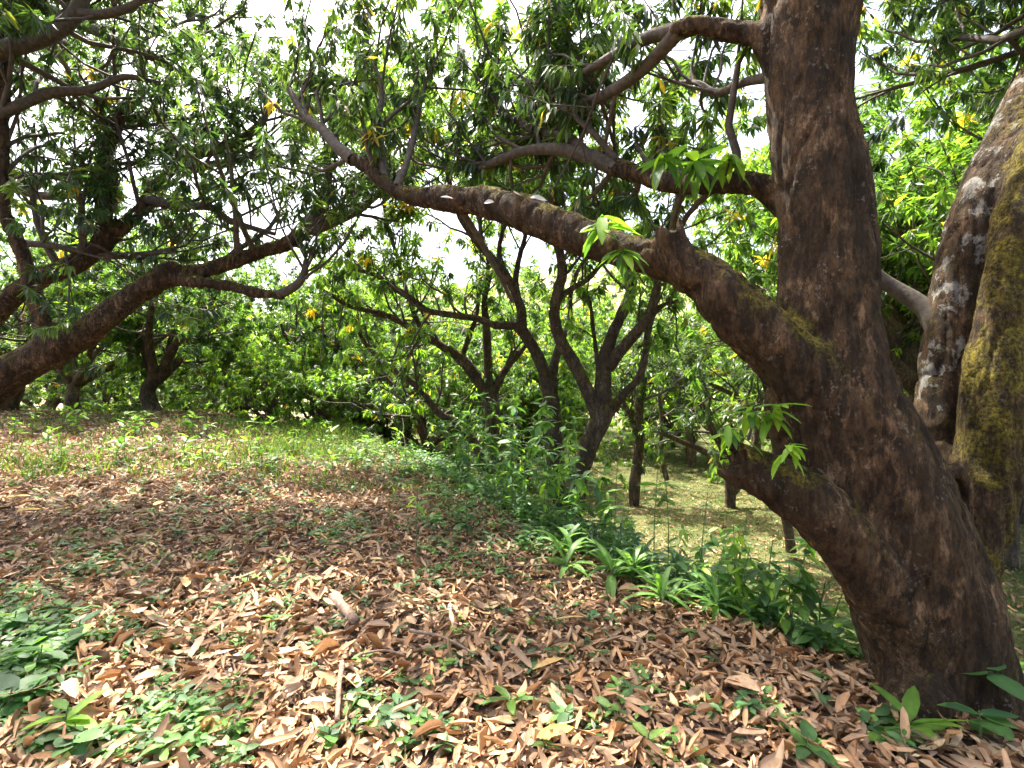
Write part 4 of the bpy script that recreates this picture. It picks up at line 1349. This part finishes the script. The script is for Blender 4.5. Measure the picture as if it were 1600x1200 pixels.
OV = [leaf_mesh(1, .46, np.array(c) * f, fold=.18, droop=d) for (c, d, f) in [((.08, .175, .04), .15, 1), ((.11, .22, .045), .25, 1), ((.06, .125, .045), .1, 1), ((.15, .27, .045), .3, 1), ((.065, .15, .055), .35, 1)]]
LAN = [leaf_mesh(1, .31, np.array(c), fold=.25, droop=d) for (c, d) in [((.16, .30, .03), .25), ((.22, .36, .04), .4), ((.11, .22, .03), .15), ((.07, .15, .03), .3)]]
HEA = [leaf_mesh(.82, .58, np.array(c), fold=.12, droop=d) for (c, d) in [((.07, .16, .045), .15), ((.09, .2, .05), .25), ((.05, .12, .05), .1)]]
STR_L = [strap_mesh(1, .15, (.10, .20, .04), d) for d in (.45, .75, 1.0)] + [strap_mesh(1, .17, (.14, .25, .06), .7)]
STR_D = [strap_mesh(1, .075, (.035, .085, .035), d) for d in (.5, .8, 1.1)] + [strap_mesh(1, .07, (.05, .11, .045), .9)]


def put_leaf(r, me, p, d, up, L, name='leaf'):
    d = nrm(np.asarray(d, float))
    b = nrm(np.cross(up, d))
    nn = np.cross(d, b)
    m = Matrix(((d[0], b[0], nn[0], p[0]), (d[1], b[1], nn[1], p[1]), (d[2], b[2], nn[2], p[2]), (0, 0, 0, 1))) @ Matrix.Scale(L, 4)
    o = obj(name, me, r)
    o.matrix_local = m
    return o


def stem_mesh(pts, r0, r1, mat=None):
    A_ = np.array(pts)
    ch = catmull(np.c_[A_, np.linspace(r0, r1, len(A_))], 4)
    Vt, Ft = tubes([ch[:, :3]], [ch[:, 3]], 6)
    return mk_mesh('stem', Vt, [Ft], None, mat or M_STEM), ch


def plant(name, px, py, label, cat, group=None, at=None):
    if py < 20:                      # second number is a distance: stand there
        x_ = (px - 800) / FPX * py
        q = np.array([x_, py, float(hz(x_, py))])
    else:
        q = G(px, py)
    return root(name, q, label, cat, group), q


def strap_plant(px, py, size, dark, n, label, stems=1):
    r, q = plant('strap_leaf_plant', px, py, label, 'plant', 'strap-leaved plants along the bank edge')
    for s in range(stems):
        bx = rw.normal(0, .10, 2) if stems > 1 else np.zeros(2)
        hgt = size * rw.uniform(.5, .9) * (1.1 if dark else .55)
        me, ch = stem_mesh([(bx[0], bx[1], -.05), (bx[0] * 1.2, bx[1] * 1.2, hgt * .5), (bx[0] * 1.4, bx[1] * 1.4, hgt)], .014, .010)
        obj('stem', me, r)
        for i in range(n // stems):
            t = rw.uniform(.35, 1) if not dark else rw.uniform(.25, 1)
            p = ch[int(t * (len(ch) - 1)), :3]
            a = i * 2.4 + rw.normal(0, .2)
            el = rw.uniform(.15, 1.25) * (.5 + t * .6)
            d = np.array([math.cos(a) * math.cos(el), math.sin(a) * math.cos(el), math.sin(el)])
            put_leaf(r, (STR_D if dark else STR_L)[rw.integers(4)], p, d, np.array([-d[0] * .6, -d[1] * .6, 1.2]), size * rw.uniform(.65, 1.1))
    return r


strap_plant(935, 4.05, .36, False, 20, 'bright green strap-leaved plant at the litter edge, broad striped leaves', 2)
strap_plant(985, 3.85, .34, False, 18, 'green strap-leaved plant in front of the dark spiky clump', 2)
strap_plant(880, 4.55, .36, False, 18, 'strap-leaved plant at the foot of the V-shaped tree', 2)
strap_plant(1003, 4.25, .40, True, 44, 'dark green spiky rosette clump, fullest one on the bank', 2)
strap_plant(946, 4.7, .38, True, 34, 'dark spiky rosette plant behind the bright striped one', 2)
strap_plant(1058, 4.1, .32, True, 22, 'small spiky rosette plant right of the fullest dark clump')
strap_plant(1070, 3.55, .30, False, 16, 'low strap-leaved plant on the bank below the spiky plants', 2)
strap_plant(1030, 3.7, .30, False, 14, 'strap-leaved plant squeezed between spiky clump and weeds')
strap_plant(1120, 3.45, .28, False, 14, 'strap-leaved plant half hidden in the bank weeds')


def sapling(px, py, hgt, nl, leaf, label, lean=(0, 0), set_=OV, whorl=True, group='slim saplings on the bank', top_only=.25):
    r, q = plant('sapling', px, py, label, 'sapling', group)
    me, ch = stem_mesh([(0, 0, -.05), (lean[0] * .4 + rw.normal(0, .02), lean[1] * .4, hgt * .5), (lean[0], lean[1], hgt)], .006, .003)
    obj('stem', me, r)
    for i in range(nl):
        t = 1 - top_only * rw.uniform(0, 1) if whorl else rw.uniform(.25, 1)
        p = ch[int(t * (len(ch) - 1)), :3]
        a = i * 2.4 + rw.normal(0, .25)
        el = rw.uniform(-.35, .45)
        d = np.array([math.cos(a) * math.cos(el), math.sin(a) * math.cos(el), math.sin(el)])
        put_leaf(r, set_[rw.integers(len(set_))], p, d, np.array([0, 0, 1.]) + rw.normal(0, .2, 3), leaf * rw.uniform(.7, 1.15))
    return r


sapling(1022, 4.3, .95, 9, .17, 'tall thin sapling with leafy whorl on top, left of the pair over the lawn', (.03, 0), LAN[2:] + OV[:2])
sapling(1042, 4.3, .98, 9, .17, 'tall thin sapling with leafy whorl on top, right of the pair over the lawn', (.0, .05), LAN[2:] + OV[:2])
sapling(1090, 4.0, .85, 4, .09, 'bare-stemmed sapling with one heart-shaped leaf tuft at its tip', (.08, 0), HEA, True, top_only=.1)
sapling(652, 880, .62, 9, .14, 'thin dark-stemmed sapling with yellow-green leaf whorl over the litter', (.0, .02), LAN[:3])
sapling(900, 5.3, 1.15, 18, .16, 'bushy bright green sapling in front of the V-shaped tree', (.0, 0), LAN[:3] + OV[1:2], False)
sapling(860, 5.5, 1.05, 16, .16, 'bright leafy sapling left of the V-shaped tree', (-.05, 0), LAN[:3] + OV[1:2], False)
sapling(960, 5.2, 1.1, 14, .15, 'feathery sapling between the V-shaped tree and the tall pair', (.04, 0), LAN[:3] + OV[1:2], True, top_only=.45)
sapling(800, 6.0, 1.0, 16, .17, 'leafy sapling at the foot of the crooked-limbed tree', (0, 0), OV, False)
sapling(760, 5.8, .9, 16, .17, 'broad-leaved sapling on the bank edge left of the reddish trunk', (0, 0), OV, False)
sapling(730, 840, .6, 12, .16, 'short broad-leaved plant where litter meets the bank weeds', (0, 0), HEA, False)
sapling(690, 6.2, .75, 14, .15, 'leafy sapling at the left end of the bank weeds', (0, 0), OV, False)
sapling(1150, 3.5, .55, 12, .12, 'weed with yellowish lower leaves in the thick of the bank weeds', (.03, 0), OV, False)
sapling(1200, 3.4, .6, 16, .12, 'tall green weed below the broken limb', (.03, 0), OV, False)
sapling(1240, 3.3, .5, 14, .12, 'green weed beside the left foot of the big trunk', (-.03, 0), OV, False)
sapling(1290, 3.1, .45, 12, .11, 'weed leaning against the left side of the big trunk', (.0, 0), OV, False)
sapling(1160, 3.8, .75, 10, .12, 'slim weed rising in front of the lawn', (.03, 0), OV, False)
sapling(1125, 3.5, .4, 12, .13, 'broad dark-leaved weed at the litter edge', (.0, 0), HEA, False)
# a scatter of further bank weeds with stems
for i in range(130):
    y = 3.0 + 6.5 * rw.uniform() ** 1.1
    x = float(edge_x(y)) + abs(rw.normal(.1, .5 if y < 5 else .8))
    px = x / y * FPX + 800
    if px > 1325 or (860 < px < 1080 and y < 4.7):
        continue
    where = ('beside the big trunk' if px > 1180 else 'below the spiky plants' if y < 4.6 else 'round the foot of the V-shaped tree' if px > 850 else 'below the crooked-limbed tree')
    r = root('leafy_weed', (x, y, float(hz(x, y))), 'upright green weed on the bank ' + where, 'weed', 'bank weeds ' + where)
    hgt = (rw.uniform(.35, .7) if px > 1130 else rw.uniform(.25, .45)) if y < 4.8 else (rw.uniform(.4, .7) if px > 930 else rw.uniform(.6, 1.5))
    me, ch = stem_mesh([(0, 0, -.05), (rw.normal(0, .04), rw.normal(0, .04), hgt * .5), (rw.normal(0, .08), rw.normal(0, .08), hgt)], .004, .002)
    obj('stem', me, r)
    st = OV if rw.uniform() < .6 else LAN[1:]
    for k2 in range(19 if y < 4.8 else 22):
        t = 1 - rw.uniform(0, .8) ** 1.3
        p = ch[int(round(t * (len(ch) - 1))), :3]
        a_ = k2 * 2.4
        el = rw.uniform(-.8, .6)
        put_leaf(r, st[rw.integers(len(st))], p, (math.cos(a_) * math.cos(el), math.sin(a_) * math.cos(el), math.sin(el)), np.array([0, 0, 1.]) + rw.normal(0, .2, 3), rw.uniform(.08, .15) * (1 if y < 4.8 else 1.2))


# slim weeds standing up along the crest
for i in range(46):
    px = rw.uniform(20, 640)
    y = rw.uniform(7.5, 12.5)
    x = (px - 800) / FPX * y
    if x > edge_x(y) + .6:
        continue
    where = 'left part of the crest' if px < 330 else 'sunlit right part of the crest'
    r = root('leafy_weed', (x, y, float(hz(x, y))), 'slim upright weed standing in grass on the ' + where, 'weed', 'weeds on the ' + where)
    hgt = rw.uniform(.25, .6)
    me, ch = stem_mesh([(0, 0, -.05), (rw.normal(0, .03), 0, hgt * .5), (rw.normal(0, .08), rw.normal(0, .05), hgt)], .007, .004)
    obj('stem', me, r)
    for k2 in range(11):
        t = rw.uniform(.25, 1)
        p = ch[int(t * (len(ch) - 1)), :3]
        a_ = k2 * 2.4
        el = rw.uniform(-.2, .9)
        put_leaf(r, LAN[rw.integers(4)], p, (math.cos(a_) * math.cos(el), math.sin(a_) * math.cos(el), math.sin(el)), np.array([0, 0, 1.]) + rw.normal(0, .2, 3), rw.uniform(.14, .26))


def seedling(px, py, label, set_, n, leaf, hgt=.08, spread=.05, name='seedling'):
    r, q = plant(name, px, py, label, 'seedling', 'seedlings in the nearest litter')
    me, ch = stem_mesh([(0, 0, -.02), (.005, 0, hgt * .5), (.01, .01, hgt)], .005, .003)
    obj('stem', me, r)
    for i in range(n):
        p = ch[int(rw.uniform(.4, 1) * (len(ch) - 1)), :3]
        a_ = i * 2.4 + rw.normal(0, .3)
        el = rw.uniform(-.1, .6)
        put_leaf(r, set_[rw.integers(len(set_))], p, (math.cos(a_) * math.cos(el), math.sin(a_) * math.cos(el), math.sin(el)), np.array([0, 0, 1.]) + rw.normal(0, .2, 3), leaf * rw.uniform(.75, 1.2))


seedling(100, 1150, 'lime-green seedling with long leaves near bottom left corner', LAN[:3], 8, .16, .12)
seedling(110, 1195, 'broad-leaved green plant at the bottom edge, far left', HEA, 6, .13, .1)
seedling(12, 1120, 'large dark-leaved plant touching the left edge at the bottom', HEA, 6, .15, .12)
seedling(60, 1060, 'leafy plant in the middle of the bottom-left weed patch', OV, 9, .15, .16)
seedling(120, 1010, 'leafy plant on the right rim of the bottom-left weed patch', OV, 8, .13, .14)
seedling(20, 1000, 'leafy plant at the top of the bottom-left weed patch', OV, 9, .15, .16)
seedling(385, 920, 'two-leaved bright seedling standing alone mid litter', OV[3:4], 2, .10, .1)
seedling(385, 1040, 'small round-leaved seedling in pale litter left of centre', HEA[1:2], 3, .07, .07)
seedling(510, 1170, 'glossy seedling with paired leaves at bottom left of centre', HEA, 6, .09, .08)
seedling(620, 1130, 'dark leafy seedling below the curved twig', OV[2:3] + OV[4:], 8, .12, .1)
seedling(660, 1155, 'spreading seedling right of the dark leafy one', OV[:2], 8, .11, .08)
seedling(690, 1050, 'small seedling in centre litter above the dark leafy one', OV[3:4], 4, .08, .06)
seedling(795, 1120, 'narrow-leaved seedling in the lower centre litter', LAN[2:], 6, .13, .08)
seedling(880, 1140, 'leafy seedling just above the bright yellow leaf', OV, 8, .1, .08)
seedling(1000, 1070, 'round-leaved seedling right of centre litter', HEA[1:2], 5, .07, .06)
seedling(1010, 1180, 'pale seedling at the bottom edge right of the yellow leaf', OV[3:4], 4, .09, .07)
seedling(710, 1000, 'tiny bright seedling above the curved twig', OV[3:4], 5, .07, .06)
seedling(920, 975, 'bluish-green seedling beside the curled straw-coloured leaf', HEA[2:], 5, .08, .08)
seedling(985, 965, 'seedling with upright leaf pair, upper right of the litter', OV, 4, .09, .08)
seedling(1260, 1190, 'clump of green leaves at the bottom edge below the big trunk', OV[:3], 8, .13, .09)
seedling(1420, 1165, 'long drooping green leaves in front of the big trunk base', LAN[2:], 9, .2, .12)
seedling(1530, 1165, 'broad-leaved plant at the bottom right corner against the trunk', HEA, 7, .17, .14)
seedling(1590, 1080, 'leafy shoot at the right edge beside the trunk base', LAN[2:], 6, .2, .3)
seedling(500, 1010, 'small weed beside the short thick branch piece', OV[:2], 6, .08, .07)
seedling(245, 1075, 'seedling with large pale leaf in the left litter', HEA[1:2], 4, .09, .06)
seedling(430, 980, 'sprawling weed in litter left of the branch piece', OV, 8, .09, .06)

# ------------------------------------------------------------------ leaf sprouts on the big tree (parts of it)
def sprout(p, n, leaf, d0, label, set_=LAN):
    e = bpy.data.objects.new('leaf_sprout', None)
    COL.objects.link(e)
    e.parent = rA
    e.location = tuple(Vector(p) - Vector(rA.location))
    e['label'] = label
    d0 = np.asarray(d0, float)
    me, ch = stem_mesh([-d0 * .06, d0 * .03 + np.array([.01, 0, 0]), d0 * .1], .007, .004, M_TWIG)
    obj('stem', me, e)
    for i in range(n):
        a_ = i * 2.4 + rw.normal(0, .3)
        d = nrm(np.array([math.cos(a_), math.sin(a_), rw.uniform(-1.5, .1)]) + d0 * .4)
        put_leaf(e, set_[rw.integers(len(set_))], ch[rw.integers(len(ch) // 2, len(ch)), :3] + rw.normal(0, .006, 3), d, np.array([d[0] * .4, d[1] * .4, 1.2]), leaf * rw.uniform(.65, 1.25))


sprout(P(938, 368, 2.66), 16, .165, (0, -.5, .8), 'bright green leaf sprout on the arching limb')
sprout(P(965, 402, 2.62), 13, .15, (.2, -.6, .3), 'hanging leaf sprout just below the first one')
sprout(P(1172, 668, 2.42), 15, .135, (0, -.3, 1), 'leaf sprout above the broken limb end', LAN + OV[1:2])
sprout(P(1148, 685, 2.45), 12, .12, (-.5, -.3, .6), 'leaf sprout at the tip of the broken limb', LAN + OV[1:2])
sprout(P(1195, 660, 2.42), 11, .14, (.3, -.2, .8), 'drooping yellow-green sprout on the broken limb', LAN[:2])
sprout(P(1222, 712, 2.30), 11, .115, (.1, -.5, .6), 'lime leaf sprout close to the trunk on the broken limb', LAN[:2])
sprout(P(1525, 1052, 2.32), 4, .18, (.2, -.6, .4), 'broad leaves of a creeper low on the trunk', HEA)
for (px, py, d, cc) in [(1085, 270, 3.0, 0), (1035, 262, 3.1, 0), (1135, 262, 2.95, 0)]:
    sprout(P(px, py, d), 12, .2, (0, -.3, .7), 'leaf sprout on the upper left limb', LAN[1:])

# pale dry leaves caught on the arching limb
def caught(px, py, d, L, rz, tilt, label):
    Vt, Ft, Ct = leaves(rw, np.array([[-L / 2, 0, 0]]), np.array([[1., 0, 0]]), np.array([[0, 0, 1.]]), np.array([L]), np.array([L * .5]), np.array([(.62, .60, .55)]), 12, fold=.1, droop=.0, curl=.3, rough=.08)
    o = obj('dry_leaf', mk_mesh('dry_leaf', Vt, [Ft], Ct, M_LIT))
    o.location = tuple(P(px, py, d))
    o.rotation_euler = (tilt, .1, rz)
    tag(o, label, 'leaf')


caught(842, 311, 2.92, .10, .2, 1.0, 'pale grey dry leaf caught on top of the arching limb, largest of them')
caught(808, 303, 2.98, .07, .8, .7, 'small pale dry leaf upright on the arching limb left of the largest')
caught(764, 316, 2.98, .07, -.5, 1.2, 'pale dry leaf on the camera side of the arching limb')
caught(698, 309, 3.12, .08, .1, .4, 'pale flat flake lying where the arching limb narrows')
